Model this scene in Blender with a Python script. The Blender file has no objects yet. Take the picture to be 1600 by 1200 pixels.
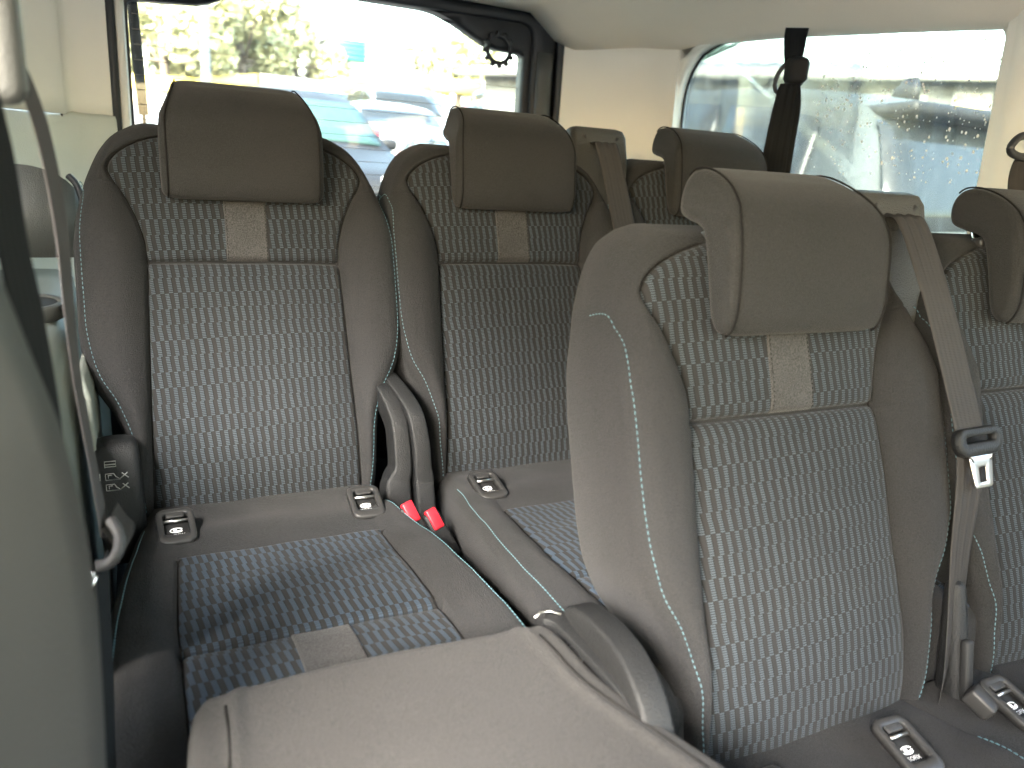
import bpy, bmesh, math, random
import numpy as np
from mathutils import Vector, Matrix
random.seed(3)
C = bpy.context.scene.collection
S = bpy.context.scene

# ------------------------------------------------------------------ camera, world, sun, exposure
FPX = 1202.6
psi, th, ro = math.radians(26.423), math.radians(15.70), math.radians(3.77)
cF = Vector((math.sin(psi)*math.cos(th), math.cos(psi)*math.cos(th), -math.sin(th)))
cR = Vector((math.cos(psi), -math.sin(psi), 0)); cU = cR.cross(cF)
cR, cU = cR*math.cos(ro)+cU*math.sin(ro), cU*math.cos(ro)-cR*math.sin(ro)
cam = bpy.data.cameras.new('camera'); co = bpy.data.objects.new('camera', cam); C.objects.link(co)
co.matrix_world = Matrix(((cR.x, cU.x, -cF.x, 0), (cR.y, cU.y, -cF.y, 0), (cR.z, cU.z, -cF.z, 0), (0, 0, 0, 1)))
cam.sensor_width = 36; cam.lens = FPX/1600*36; cam.clip_start = .02; cam.clip_end = 3000
cam.dof.use_dof = True; cam.dof.focus_distance = 1.05; cam.dof.aperture_fstop = 4.8
S.camera = co
GZ = -1.45                                   # outside ground under the van, camera at z = 0
SUN_EL, SUN_ROT = 38, 222                    # degrees
w = bpy.data.worlds.new('World'); S.world = w; w.use_nodes = True
nt = w.node_tree; bg = nt.nodes['Background']
sky = nt.nodes.new('ShaderNodeTexSky'); sky.sky_type = 'NISHITA'; sky.sun_disc = False
sky.sun_elevation = math.radians(SUN_EL); sky.sun_rotation = math.radians(SUN_ROT)
sky.air_density = 1.6; sky.dust_density = 3.5; sky.ozone_density = 1.2
nt.links.new(sky.outputs[0], bg.inputs[0]); bg.inputs[1].default_value = 0.15
sl = bpy.data.lights.new('sun', 'SUN'); sl.energy = 2.2; sl.angle = math.radians(32); sl.color = (1, .98, .95)
so = bpy.data.objects.new('sun', sl); C.objects.link(so)
a, e = math.radians(SUN_ROT), math.radians(SUN_EL)
sd = Vector((math.sin(a)*math.cos(e), math.cos(a)*math.cos(e), math.sin(e)))      # direction towards the sun
so.rotation_euler = sd.to_track_quat('Z', 'Y').to_euler()
S.view_settings.view_transform = 'Standard'; S.view_settings.look = 'None'
S.view_settings.exposure = 4.7; S.view_settings.gamma = 1
S.cycles.max_bounces = 10; S.cycles.diffuse_bounces = 6; S.cycles.transparent_max_bounces = 16

# ------------------------------------------------------------------ materials
def newmat(name):
    m = bpy.data.materials.new(name); m.use_nodes = True
    n = m.node_tree.nodes; return m, n, m.node_tree.links, n['Principled BSDF']
def mth(n, l, op, a, b=None, c=None):
    q = n.new('ShaderNodeMath'); q.operation = op
    for i, v in enumerate((a, b, c)):
        if v is None: continue
        if isinstance(v, (int, float)): q.inputs[i].default_value = v
        else: l.new(v, q.inputs[i])
    return q.outputs[0]
def mixc(n, l, f, a, b):
    q = n.new('ShaderNodeMix'); q.data_type = 'RGBA'
    if isinstance(f, (int, float)): q.inputs[0].default_value = f
    else: l.new(f, q.inputs[0])
    for i, v in ((6, a), (7, b)):
        if isinstance(v, tuple): q.inputs[i].default_value = (*v, 1)
        else: l.new(v, q.inputs[i])
    return q.outputs[2]
def simple(name, col, rough=.6, var=.12, vs=9., bump=0., bs=900., metal=0., sheen=0., spec=.5, coat=0., fine=.0, kind='noise', bd=.001):
    m, n, l, p = newmat(name)
    tc = n.new('ShaderNodeTexCoord')
    nz = n.new('ShaderNodeTexNoise'); nz.inputs['Scale'].default_value = vs; nz.inputs['Detail'].default_value = 5
    l.new(tc.outputs['Object'], nz.inputs['Vector'])
    f = mth(n, l, 'MULTIPLY_ADD', nz.outputs[0], 2*var, 1-var)
    if fine:
        n2 = n.new('ShaderNodeTexNoise'); n2.inputs['Scale'].default_value = bs; n2.inputs['Detail'].default_value = 2
        l.new(tc.outputs['Object'], n2.inputs['Vector'])
        f = mth(n, l, 'MULTIPLY', f, mth(n, l, 'MULTIPLY_ADD', n2.outputs[0], 2*fine, 1-fine))
    vm = n.new('ShaderNodeVectorMath'); vm.operation = 'SCALE'; vm.inputs[0].default_value = col; l.new(f, vm.inputs['Scale'])
    l.new(vm.outputs[0], p.inputs['Base Color'])
    p.inputs['Roughness'].default_value = rough; p.inputs['Metallic'].default_value = metal
    p.inputs['Specular IOR Level'].default_value = spec
    p.inputs['Sheen Weight'].default_value = sheen; p.inputs['Sheen Roughness'].default_value = .4
    p.inputs['Coat Weight'].default_value = coat
    if bump:
        if kind == 'noise':
            b = n.new('ShaderNodeTexNoise'); b.inputs['Scale'].default_value = bs; b.inputs['Detail'].default_value = 3; out = b.outputs[0]
        else:
            b = n.new('ShaderNodeTexVoronoi'); b.inputs['Scale'].default_value = bs; out = b.outputs[0]
        l.new(tc.outputs['Object'], b.inputs['Vector'])
        bn = n.new('ShaderNodeBump'); bn.inputs['Strength'].default_value = bump; bn.inputs['Distance'].default_value = bd
        l.new(out, bn.inputs['Height']); l.new(bn.outputs[0], p.inputs['Normal'])
    return m
def woven(name, plain, base, dash, amt=1.0):
    """checked seat cloth: stepped columns of short pale dashes between plain columns (UV in metres)"""
    m, n, l, p = newmat(name)
    tc = n.new('ShaderNodeTexCoord'); sp = n.new('ShaderNodeSeparateXYZ'); l.new(tc.outputs['UV'], sp.inputs[0])
    nzv = n.new('ShaderNodeTexNoise'); nzv.inputs['Scale'].default_value = 14; l.new(tc.outputs['UV'], nzv.inputs['Vector'])
    wob = mth(n, l, 'MULTIPLY_ADD', nzv.outputs[0], .004, -.002)
    U_ = mth(n, l, 'ADD', sp.outputs[0], wob); V_ = mth(n, l, 'ADD', sp.outputs[1], wob)
    x = mth(n, l, 'DIVIDE', U_, .0106); y = mth(n, l, 'DIVIDE', V_, .0212)
    y = mth(n, l, 'ADD', y, mth(n, l, 'MULTIPLY', x, -.012))
    row = mth(n, l, 'FLOOR', y); fy = mth(n, l, 'FRACT', y)
    s1 = mth(n, l, 'MULTIPLY', mth(n, l, 'SINE', mth(n, l, 'MULTIPLY', row, 2.3)), .09)
    sh = mth(n, l, 'ADD', mth(n, l, 'MULTIPLY', row, .13), s1)
    sh = mth(n, l, 'ADD', sh, mth(n, l, 'MULTIPLY', mth(n, l, 'SUBTRACT', 1.0, fy), .23))
    fx = mth(n, l, 'FRACT', mth(n, l, 'SUBTRACT', x, sh))
    bar = mth(n, l, 'LESS_THAN', fx, .47)
    da = mth(n, l, 'FRACT', mth(n, l, 'MULTIPLY', fy, 9.0))
    dm = mth(n, l, 'LESS_THAN', mth(n, l, 'ABSOLUTE', mth(n, l, 'SUBTRACT', da, .5)), .27)
    th_ = mth(n, l, 'MULTIPLY_ADD', mth(n, l, 'SINE', mth(n, l, 'MULTIPLY', fx, 37.7)), .16, .84)
    edge = mth(n, l, 'LESS_THAN', mth(n, l, 'ABSOLUTE', mth(n, l, 'SUBTRACT', fx, .5)), .05)
    # uneven thread tint
    nz = n.new('ShaderNodeTexNoise'); nz.inputs['Scale'].default_value = 30; l.new(tc.outputs['UV'], nz.inputs['Vector'])
    tint = mixc(n, l, mth(n, l, 'MULTIPLY', nz.outputs[0], .9), dash, tuple(.55*c for c in dash))
    cb = mixc(n, l, mth(n, l, 'MULTIPLY', mth(n, l, 'MULTIPLY', dm, th_), amt), base, tint)
    fz = n.new('ShaderNodeTexNoise'); fz.inputs['Scale'].default_value = 1500; l.new(tc.outputs['UV'], fz.inputs['Vector'])
    pl = mixc(n, l, mth(n, l, 'MULTIPLY', fz.outputs[0], .6), plain, tuple(.55*c for c in plain))
    col = mixc(n, l, bar, pl, cb)
    col = mixc(n, l, mth(n, l, 'MULTIPLY', edge, .6), col, tuple(.35*c for c in plain))
    l.new(col, p.inputs['Base Color']); p.inputs['Roughness'].default_value = .95; p.inputs['Sheen Weight'].default_value = .05
    p.inputs['Specular IOR Level'].default_value = .1
    hgt = mth(n, l, 'ADD', mth(n, l, 'MULTIPLY', bar, .6), mth(n, l, 'MULTIPLY', mth(n, l, 'MULTIPLY', dm, bar), .4))
    hgt = mth(n, l, 'SUBTRACT', hgt, mth(n, l, 'MULTIPLY', edge, .8))
    bn = n.new('ShaderNodeBump'); bn.inputs['Strength'].default_value = .5; bn.inputs['Distance'].default_value = .0006
    l.new(hgt, bn.inputs['Height']); l.new(bn.outputs[0], p.inputs['Normal'])
    return m
def webbing(name, col):
    m, n, l, p = newmat(name)
    tc = n.new('ShaderNodeTexCoord'); sp = n.new('ShaderNodeSeparateXYZ'); l.new(tc.outputs['UV'], sp.inputs[0])
    a1 = mth(n, l, 'SINE', mth(n, l, 'MULTIPLY', sp.outputs[0], 2*math.pi/.0072))
    b1 = mth(n, l, 'SINE', mth(n, l, 'MULTIPLY', mth(n, l, 'ADD', sp.outputs[1], mth(n, l, 'ABSOLUTE', mth(n, l, 'MULTIPLY', a1, .0006))), 2*math.pi/.0018))
    h = mth(n, l, 'ADD', mth(n, l, 'MULTIPLY', a1, .5), mth(n, l, 'MULTIPLY', b1, .35))
    f = mth(n, l, 'MULTIPLY_ADD', h, .14, .5)
    col_ = mixc(n, l, f, tuple(.72*c for c in col), tuple(1.25*c for c in col)); l.new(col_, p.inputs['Base Color'])
    p.inputs['Roughness'].default_value = .85; p.inputs['Specular IOR Level'].default_value = .12
    bn = n.new('ShaderNodeBump'); bn.inputs['Strength'].default_value = .5; bn.inputs['Distance'].default_value = .0005
    l.new(h, bn.inputs['Height']); l.new(bn.outputs[0], p.inputs['Normal'])
    return m
def glassmat(name, tint, dirt_haze=0., drops=False):
    m, n, l, p = newmat(name); n.remove(p)
    out = n['Material Output']
    tr = n.new('ShaderNodeBsdfTransparent'); tr.inputs[0].default_value = (*tint, 1)
    gl = n.new('ShaderNodeBsdfGlossy'); gl.inputs['Roughness'].default_value = .02
    fr = n.new('ShaderNodeFresnel'); fr.inputs[0].default_value = 1.5
    mx = n.new('ShaderNodeMixShader'); l.new(mth(n, l, 'MULTIPLY', fr.outputs[0], .8), mx.inputs[0]); l.new(tr.outputs[0], mx.inputs[1]); l.new(gl.outputs[0], mx.inputs[2])
    res = mx.outputs[0]
    if dirt_haze:
        tc = n.new('ShaderNodeTexCoord')
        mp = n.new('ShaderNodeMapping'); mp.inputs['Scale'].default_value = (1, 26, 5); mp.inputs['Rotation'].default_value = (.35, 0, 0); l.new(tc.outputs['Object'], mp.inputs[0])
        nz = n.new('ShaderNodeTexNoise'); nz.inputs['Scale'].default_value = 1.6; nz.inputs['Detail'].default_value = 8; nz.inputs['Distortion'].default_value = 1.6; l.new(mp.outputs[0], nz.inputs['Vector'])
        n2 = n.new('ShaderNodeTexNoise'); n2.inputs['Scale'].default_value = 3.; n2.inputs['Detail'].default_value = 3; l.new(tc.outputs['Object'], n2.inputs['Vector'])
        st = mth(n, l, 'POWER', mth(n, l, 'MULTIPLY', nz.outputs[0], 1.45), 6.0)
        f = mth(n, l, 'MULTIPLY', mth(n, l, 'MULTIPLY', st, n2.outputs[0]), dirt_haze)
        # thin smeared arcs
        wv = n.new('ShaderNodeTexWave'); wv.wave_type = 'RINGS'; wv.rings_direction = 'X'; wv.inputs['Scale'].default_value = 7; wv.inputs['Distortion'].default_value = 7; wv.inputs['Detail'].default_value = 3; wv.inputs['Detail Scale'].default_value = 1.5
        l.new(tc.outputs['Object'], wv.inputs['Vector'])
        f = mth(n, l, 'ADD', f, mth(n, l, 'MULTIPLY', mth(n, l, 'POWER', wv.outputs['Fac'], 9.0), mth(n, l, 'MULTIPLY', n2.outputs[0], dirt_haze*.35)))
        f = mth(n, l, 'ADD', f, dirt_haze*.22)
        f = mth(n, l, 'MINIMUM', f, .7)
        df = n.new('ShaderNodeBsdfTranslucent'); df.inputs[0].default_value = (.85, .86, .83, 1)
        d2 = n.new('ShaderNodeBsdfDiffuse'); d2.inputs[0].default_value = (.7, .72, .7, 1)
        ad = n.new('ShaderNodeMixShader'); ad.inputs[0].default_value = .35; l.new(df.outputs[0], ad.inputs[1]); l.new(d2.outputs[0], ad.inputs[2])
        m2 = n.new('ShaderNodeMixShader'); l.new(f, m2.inputs[0]); l.new(res, m2.inputs[1]); l.new(ad.outputs[0], m2.inputs[2]); res = m2.outputs[0]
    l.new(res, out.inputs[0]); return m

M = {}
M['fabric'] = simple('seat_fabric', (.0240, .0240, .0243), 1.0, .08, 6, .8, 750, sheen=.05, spec=.0, fine=.55, bd=.0016)
M['fabric_back'] = simple('seat_back_fabric', (.0335, .0328, .0322), 1.0, .12, 10, .8, 700, sheen=.05, spec=.0, fine=.5, bd=.0016)
M['head_fabric'] = simple('headrest_fabric', (.0250, .0248, .0245), 1.0, .08, 6, .7, 800, sheen=.07, spec=.02, fine=.5, bd=.0014)
M['woven'] = woven('woven_check_cloth', (.0195, .0190, .0187), (.0120, .0138, .0165), (.066, .080, .090))
M['woven_seat'] = woven('woven_check_cushion_cloth', (.021, .0205, .020), (.022, .030, .041), (.044, .065, .090))
M['felt'] = simple('grey_felt', (.043, .042, .041), .98, .12, 40, .8, 620, sheen=.1, spec=.02, fine=.95)
M['seam'] = simple('seam_thread', (.014, .0135, .013), 1.0, spec=.0)
M['stitch'] = simple('turquoise_stitch', (.075, .155, .18), .7, .1, 300)
M['plastic'] = simple('grained_black_plastic', (.011, .0115, .012), .55, .08, 12, .55, 620, kind='v', spec=.28)
M['plastic_mid'] = simple('grained_grey_plastic', (.045, .043, .044), .5, .06, 8, .5, 560, kind='v')
M['frameplastic'] = simple('smooth_grey_frame_plastic', (.026, .0255, .025), .42, .05, 8, .15, 900, spec=.35)
M['dark'] = simple('dark_recess', (.008, .008, .008), .7)
M['black'] = simple('black_trim', (.014, .016, .019), .5, .1, 10, .1, 600)
M['greentrim'] = simple('grey_green_side_trim', (.56, .58, .52), .55, .07, 6, .5, 520, kind='v')
M['neartrim'] = simple('grey_door_pillar_trim', (.038, .0388, .0375), .5, .18, 5, .3, 420)
M['gaptrim'] = simple('mid_grey_wheel_arch_trim', (.20, .215, .19), .6, .08, 6, .5, 520, kind='v')
M['darktrim'] = simple('dark_grey_side_trim', (.07, .073, .07), .5, .08, 6, .5, 520, kind='v')
M['cream'] = simple('cream_pillar_trim', (.80, .775, .70), .6, .05, 5, .25, 700)
M['liner'] = simple('beige_headliner_cloth', (.76, .69, .58), .95, .06, 5, .3, 900, sheen=.2, spec=.1, fine=.08)
M['metal'] = simple('brushed_steel', (.62, .61, .60), .3, .1, 30, metal=1)
M['chrome'] = simple('chrome', (.8, .78, .74), .18, .05, 30, metal=1)
M['red'] = simple('red_button_plastic', (.40, .012, .022), .45, .05, 30)
M['white'] = simple('white_print', (.8, .8, .8), .6, .02)
M['paleprint'] = simple('pale_grey_print', (.45, .45, .43), .6, .02)
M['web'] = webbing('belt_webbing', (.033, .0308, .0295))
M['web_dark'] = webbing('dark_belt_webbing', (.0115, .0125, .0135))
M['web_pale'] = webbing('pale_belt_webbing', (.065, .060, .060))
M['lime'] = simple('lime_sticker', (.45, .75, .2), .6)
M['glass'] = glassmat('rear_glass', (.8, .83, .8), .03)  # the film here is a white haze painted into the pane to veil the view
M['glass_side'] = glassmat('dirty_side_glass', (.72, .77, .74), .055)
M['drop'] = simple('bright_water_drop', (.8, .82, .8), .15, .05)
M['towerplastic'] = simple('lit_grained_tower_plastic', (.040, .039, .035), .55, .08, 12, .8, 520, kind='v', spec=.3)  # lighter than the black plastic: window light on the towers put into the colour
M['wiper'] = simple('wiper_rubber', (.003, .003, .003), .95, spec=.05)
M['cable'] = simple('defroster_line', (.25, .2, .14), .6)
M['carpet'] = simple('dark_floor_carpet', (.035, .034, .033), .95, .2, 60, .6, 600, fine=.3)

# ------------------------------------------------------------------ object helpers
def link(name, me, mat=None, parent=None, loc=None, rot=None):
    o = bpy.data.objects.new(name, me); C.objects.link(o)
    if mat is not None and me is not None and not me.materials: me.materials.append(M[mat] if isinstance(mat, str) else mat)
    if parent is not None: o.parent = parent
    if loc is not None: o.location = loc
    if rot is not None: o.rotation_euler = rot
    return o
def tag(o, label, cat, group=None):
    o['label'] = label; o['category'] = cat
    if group: o['group'] = group
    return o
def thing(name, label, cat, loc=(0, 0, 0), rot=(0, 0, 0), group=None):
    o = bpy.data.objects.new(name, None); C.objects.link(o); o.location = loc; o.rotation_euler = rot
    o.empty_display_size = .05
    return tag(o, label, cat, group)
def mesh(name, V, F, UV=None, smooth=True, weld=False):
    me = bpy.data.meshes.new(name); me.from_pydata([tuple(map(float, v)) for v in V], [], F)
    bm = bmesh.new(); bm.from_mesh(me)
    if UV is not None:
        ul = bm.loops.layers.uv.new('UVMap')
        for f in bm.faces:
            for lp in f.loops: lp[ul].uv = UV[lp.vert.index]
    if weld: bmesh.ops.remove_doubles(bm, verts=bm.verts, dist=1e-6)
    bmesh.ops.recalc_face_normals(bm, faces=bm.faces)
    bm.to_mesh(me); bm.free()
    if smooth: me.polygons.foreach_set('use_smooth', [True]*len(me.polygons))
    me.update(); return me
def grid(name, P, UV=None, smooth=True):
    """P: (n,m,3) array -> open sheet"""
    P = np.asarray(P, float); n_, m_ = P.shape[:2]
    F = [(i*m_+j, i*m_+j+1, (i+1)*m_+j+1, (i+1)*m_+j) for i in range(n_-1) for j in range(m_-1)]
    return mesh(name, P.reshape(-1, 3), F, None if UV is None else np.asarray(UV, float).reshape(-1, 2), smooth)
def sheet(name, P, T=.004, smooth=True):
    """sheet with thickness: offset along its normals"""
    P = np.asarray(P, float); n_, m_ = P.shape[:2]
    du = np.gradient(P, axis=0); dv = np.gradient(P, axis=1); nn = np.cross(du, dv); nn /= np.linalg.norm(nn, axis=2)[..., None]+1e-12
    Q = P+nn*T; V = np.concatenate([P.reshape(-1, 3), Q.reshape(-1, 3)]); k = n_*m_
    F = [(i*m_+j, i*m_+j+1, (i+1)*m_+j+1, (i+1)*m_+j) for i in range(n_-1) for j in range(m_-1)]
    F += [tuple(k+x for x in f[::-1]) for f in F]
    b = [(0, j) for j in range(m_)]+[(i, m_-1) for i in range(1, n_)]+[(n_-1, j) for j in range(m_-2, -1, -1)]+[(i, 0) for i in range(n_-2, 0, -1)]
    b = [i*m_+j for i, j in b]
    for x in range(len(b)): p, q = b[x], b[(x+1) % len(b)]; F.append((p, q, q+k, p+k))
    me = mesh(name, V, F, None, smooth); 
    return me
def spline(pts, n_=8, closed=False):
    p = [np.array(q, float) for q in pts]; N = len(p); out = []
    for i in range(N if closed else N-1):
        a_, b_, c_, d_ = (p[(i-1) % N], p[i], p[(i+1) % N], p[(i+2) % N]) if closed else (p[max(i-1, 0)], p[i], p[i+1], p[min(i+2, N-1)])
        for k in range(n_):
            t = k/n_; out.append(.5*((2*b_)+(-a_+c_)*t+(2*a_-5*b_+4*c_-d_)*t*t+(-a_+3*b_-3*c_+d_)*t**3))
    if not closed: out.append(p[-1])
    return np.array(out)
def tube(name, path, r, seg=8, closed=False):
    P = np.asarray(path, float); N = len(P); rr = np.broadcast_to(np.asarray(r, float), (N,)); V = []; F = []
    up = np.array([0.13, .21, .97])
    for i in range(N):
        t = P[(i+1) % N]-P[i-1] if closed else P[min(i+1, N-1)]-P[max(i-1, 0)]
        t = t/(np.linalg.norm(t)+1e-12); a_ = np.cross(t, up); a_ /= np.linalg.norm(a_)+1e-12; b_ = np.cross(t, a_)
        for k in range(seg):
            an = 2*math.pi*k/seg; V.append(P[i]+rr[i]*(a_*math.cos(an)+b_*math.sin(an)))
    for i in range(N if closed else N-1):
        for k in range(seg):
            j = (i+1) % N; F.append((i*seg+k, i*seg+(k+1) % seg, j*seg+(k+1) % seg, j*seg+k))
    if not closed: F.append(tuple(range(seg))[::-1]); F.append(tuple((N-1)*seg+k for k in range(seg)))
    return mesh(name, V, F)
def strap(name, path, wdir, width, T=.0013, n_=8, pleats=0.):
    """webbing band: path points, a width direction for each, sampled smooth"""
    P = spline(path, n_); Wd = spline(wdir, n_); Wd /= np.linalg.norm(Wd, axis=1)[:, None]
    wid = spline([[x] for x in np.broadcast_to(np.asarray(width, float), (len(path),))], n_)[:, 0]
    N = len(P); T_ = np.gradient(P, axis=0); T_ /= np.linalg.norm(T_, axis=1)[:, None]+1e-12
    Nn = np.cross(T_, Wd); Nn /= np.linalg.norm(Nn, axis=1)[:, None]+1e-12
    L = np.concatenate([[0], np.cumsum(np.linalg.norm(np.diff(P, axis=0), axis=1))])
    K = 16; V = []; UV = []
    for i in range(N):
        fade = pleats*max(0, 1-i/N*1.6)
        for s_ in (1, -1):
            for k in range(K+1):
                x = (k/K*2-1)*s_; h = fade*math.sin(x*9+i*.05)*.0022
                ed = .35 if abs(x) > .99 else 1
                V.append(P[i]+Wd[i]*x*wid[i]/2+Nn[i]*(s_*T/2*ed+h)); UV.append((x*wid[i]/2, L[i]))
    R_ = 2*(K+1); F = []
    for i in range(N-1):
        for k in range(R_): F.append((i*R_+k, i*R_+(k+1) % R_, (i+1)*R_+(k+1) % R_, (i+1)*R_+k))
    F.append(tuple(range(R_))[::-1]); F.append(tuple((N-1)*R_+k for k in range(R_)))
    return mesh(name, V, F, UV)
def rbox(name, size, r=.004, seg=3, loc=(0, 0, 0), taper=None, rot=None):
    bm = bmesh.new(); bmesh.ops.create_cube(bm, size=1)
    for v in bm.verts:
        v.co.x *= size[0]; v.co.y *= size[1]; v.co.z *= size[2]
        if taper and v.co.z > 0: v.co.x *= taper[0]; v.co.y *= taper[1]
    bmesh.ops.bevel(bm, geom=bm.edges[:], offset=r, segments=seg, profile=.5, affect='EDGES')
    if rot is not None: bmesh.ops.rotate(bm, verts=bm.verts, cent=(0, 0, 0), matrix=rot)
    bmesh.ops.translate(bm, verts=bm.verts, vec=loc)
    me = bpy.data.meshes.new(name); bm.to_mesh(me); bm.free(); me.polygons.foreach_set('use_smooth', [True]*len(me.polygons)); return me
def rrect(w_, h_, r, n_=6):
    """rounded rectangle loop, centred"""
    out = []
    for cx, cy, a0 in ((w_/2-r, h_/2-r, 0), (-w_/2+r, h_/2-r, 90), (-w_/2+r, -h_/2+r, 180), (w_/2-r, -h_/2+r, 270)):
        for k in range(n_+1):
            an = math.radians(a0+90*k/n_); out.append((cx+r*math.cos(an), cy+r*math.sin(an)))
    return out
def loft(name, rings, cap=True, smooth=True):
    m_ = len(rings[0]); V = [p for r in rings for p in r]; F = []
    for i in range(len(rings)-1):
        for k in range(m_): F.append((i*m_+k, i*m_+(k+1) % m_, (i+1)*m_+(k+1) % m_, (i+1)*m_+k))
    if cap: F.append(tuple(range(m_))[::-1]); F.append(tuple((len(rings)-1)*m_+k for k in range(m_)))
    return mesh(name, V, F, None, smooth)
def ringframe(name, inner, outer, z0, z1, ax=lambda x, y, z: (x, y, z), bev=.0015):
    """plate with a hole between two loops with the same number of points"""
    def sc(a_, b_, t): return [(p[0]+(q[0]-p[0])*t, p[1]+(q[1]-p[1])*t) for p, q in zip(a_, b_)]
    t = .12
    rings = [[ax(*p, z0) for p in outer], [ax(*p, z1-bev) for p in outer], [ax(*p, z1) for p in sc(outer, inner, t)], [ax(*p, z1) for p in sc(outer, inner, 1-t)], [ax(*p, z1-bev) for p in inner], [ax(*p, z0) for p in inner]]
    m_ = len(inner); V = [p for r in rings for p in r]; F = []; R_ = len(rings)
    for i in range(R_):
        for k in range(m_): j = (i+1) % R_; F.append((i*m_+k, i*m_+(k+1) % m_, j*m_+(k+1) % m_, j*m_+k))
    return mesh(name, V, F)
def textmesh(s, size, ext=0.0):
    cu = bpy.data.curves.new('t', 'FONT'); cu.body = s; cu.size = size; cu.align_x = 'CENTER'; cu.align_y = 'CENTER'; cu.extrude = ext; cu.resolution_u = 2
    o = bpy.data.objects.new('t', cu); C.objects.link(o)
    me = bpy.data.meshes.new_from_object(o); bpy.data.objects.remove(o); bpy.data.curves.remove(cu); return me
def joinmeshes(name, items):
    bm = bmesh.new()
    for me, mt in items:
        b2 = bmesh.new(); b2.from_mesh(me)
        if mt is not None: bmesh.ops.transform(b2, matrix=mt, verts=b2.verts)
        tmp = bpy.data.meshes.new('x'); b2.to_mesh(tmp); b2.free(); bm.from_mesh(tmp); bpy.data.meshes.remove(tmp)
    out = bpy.data.meshes.new(name); bm.to_mesh(out); bm.free(); out.polygons.foreach_set('use_smooth', [True]*len(out.polygons)); return out
def flat(me):
    me.polygons.foreach_set('use_smooth', [False]*len(me.polygons)); return me

def multi(name, meshes, mat, parent, kind=None, **k):
    out = []
    for me in (meshes if isinstance(meshes, list) else [meshes]):
        o = link(name, me, mat, parent, **k); out.append(o)
        if kind: o['kind'] = kind
    return out
# ------------------------------------------------------------------ padded body with a front relief
def interp(tab):
    xs = np.array([t[0] for t in tab]); ys = np.array([t[1] for t in tab])
    def f(x):
        x = np.asarray(x, float); return np.interp(x, X_, Y_)
    # smooth the table a little
    X_ = np.linspace(xs[0], xs[-1], 400); Y_ = np.interp(X_, xs, ys)
    k = np.ones(13)/13; Yp = np.pad(Y_, 6, mode='edge'); Ys = np.convolve(Yp, k, 'valid'); Ys[:3] = Y_[:3]; Ys[-3:] = Y_[-3:]; Y_ = Ys
    return f
def edgedist(u, w_, poly):
    a_ = np.array(poly); b_ = np.roll(a_, -1, axis=0); q = np.stack([u.ravel(), w_.ravel()], 1)
    out = np.full(len(q), 1e9)
    for p0, p1 in zip(a_, b_):
        d = p1-p0; L2 = (d@d)+1e-12; t = np.clip(((q-p0)@d)/L2, 0, 1); out = np.minimum(out, np.linalg.norm(q-(p0+t[:, None]*d), axis=1))
    return out.reshape(u.shape)
def roll(d, r):
    dd = np.clip(d, 0, r); return r-np.sqrt(np.maximum(0, r*r-(r-dd)**2))
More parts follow.
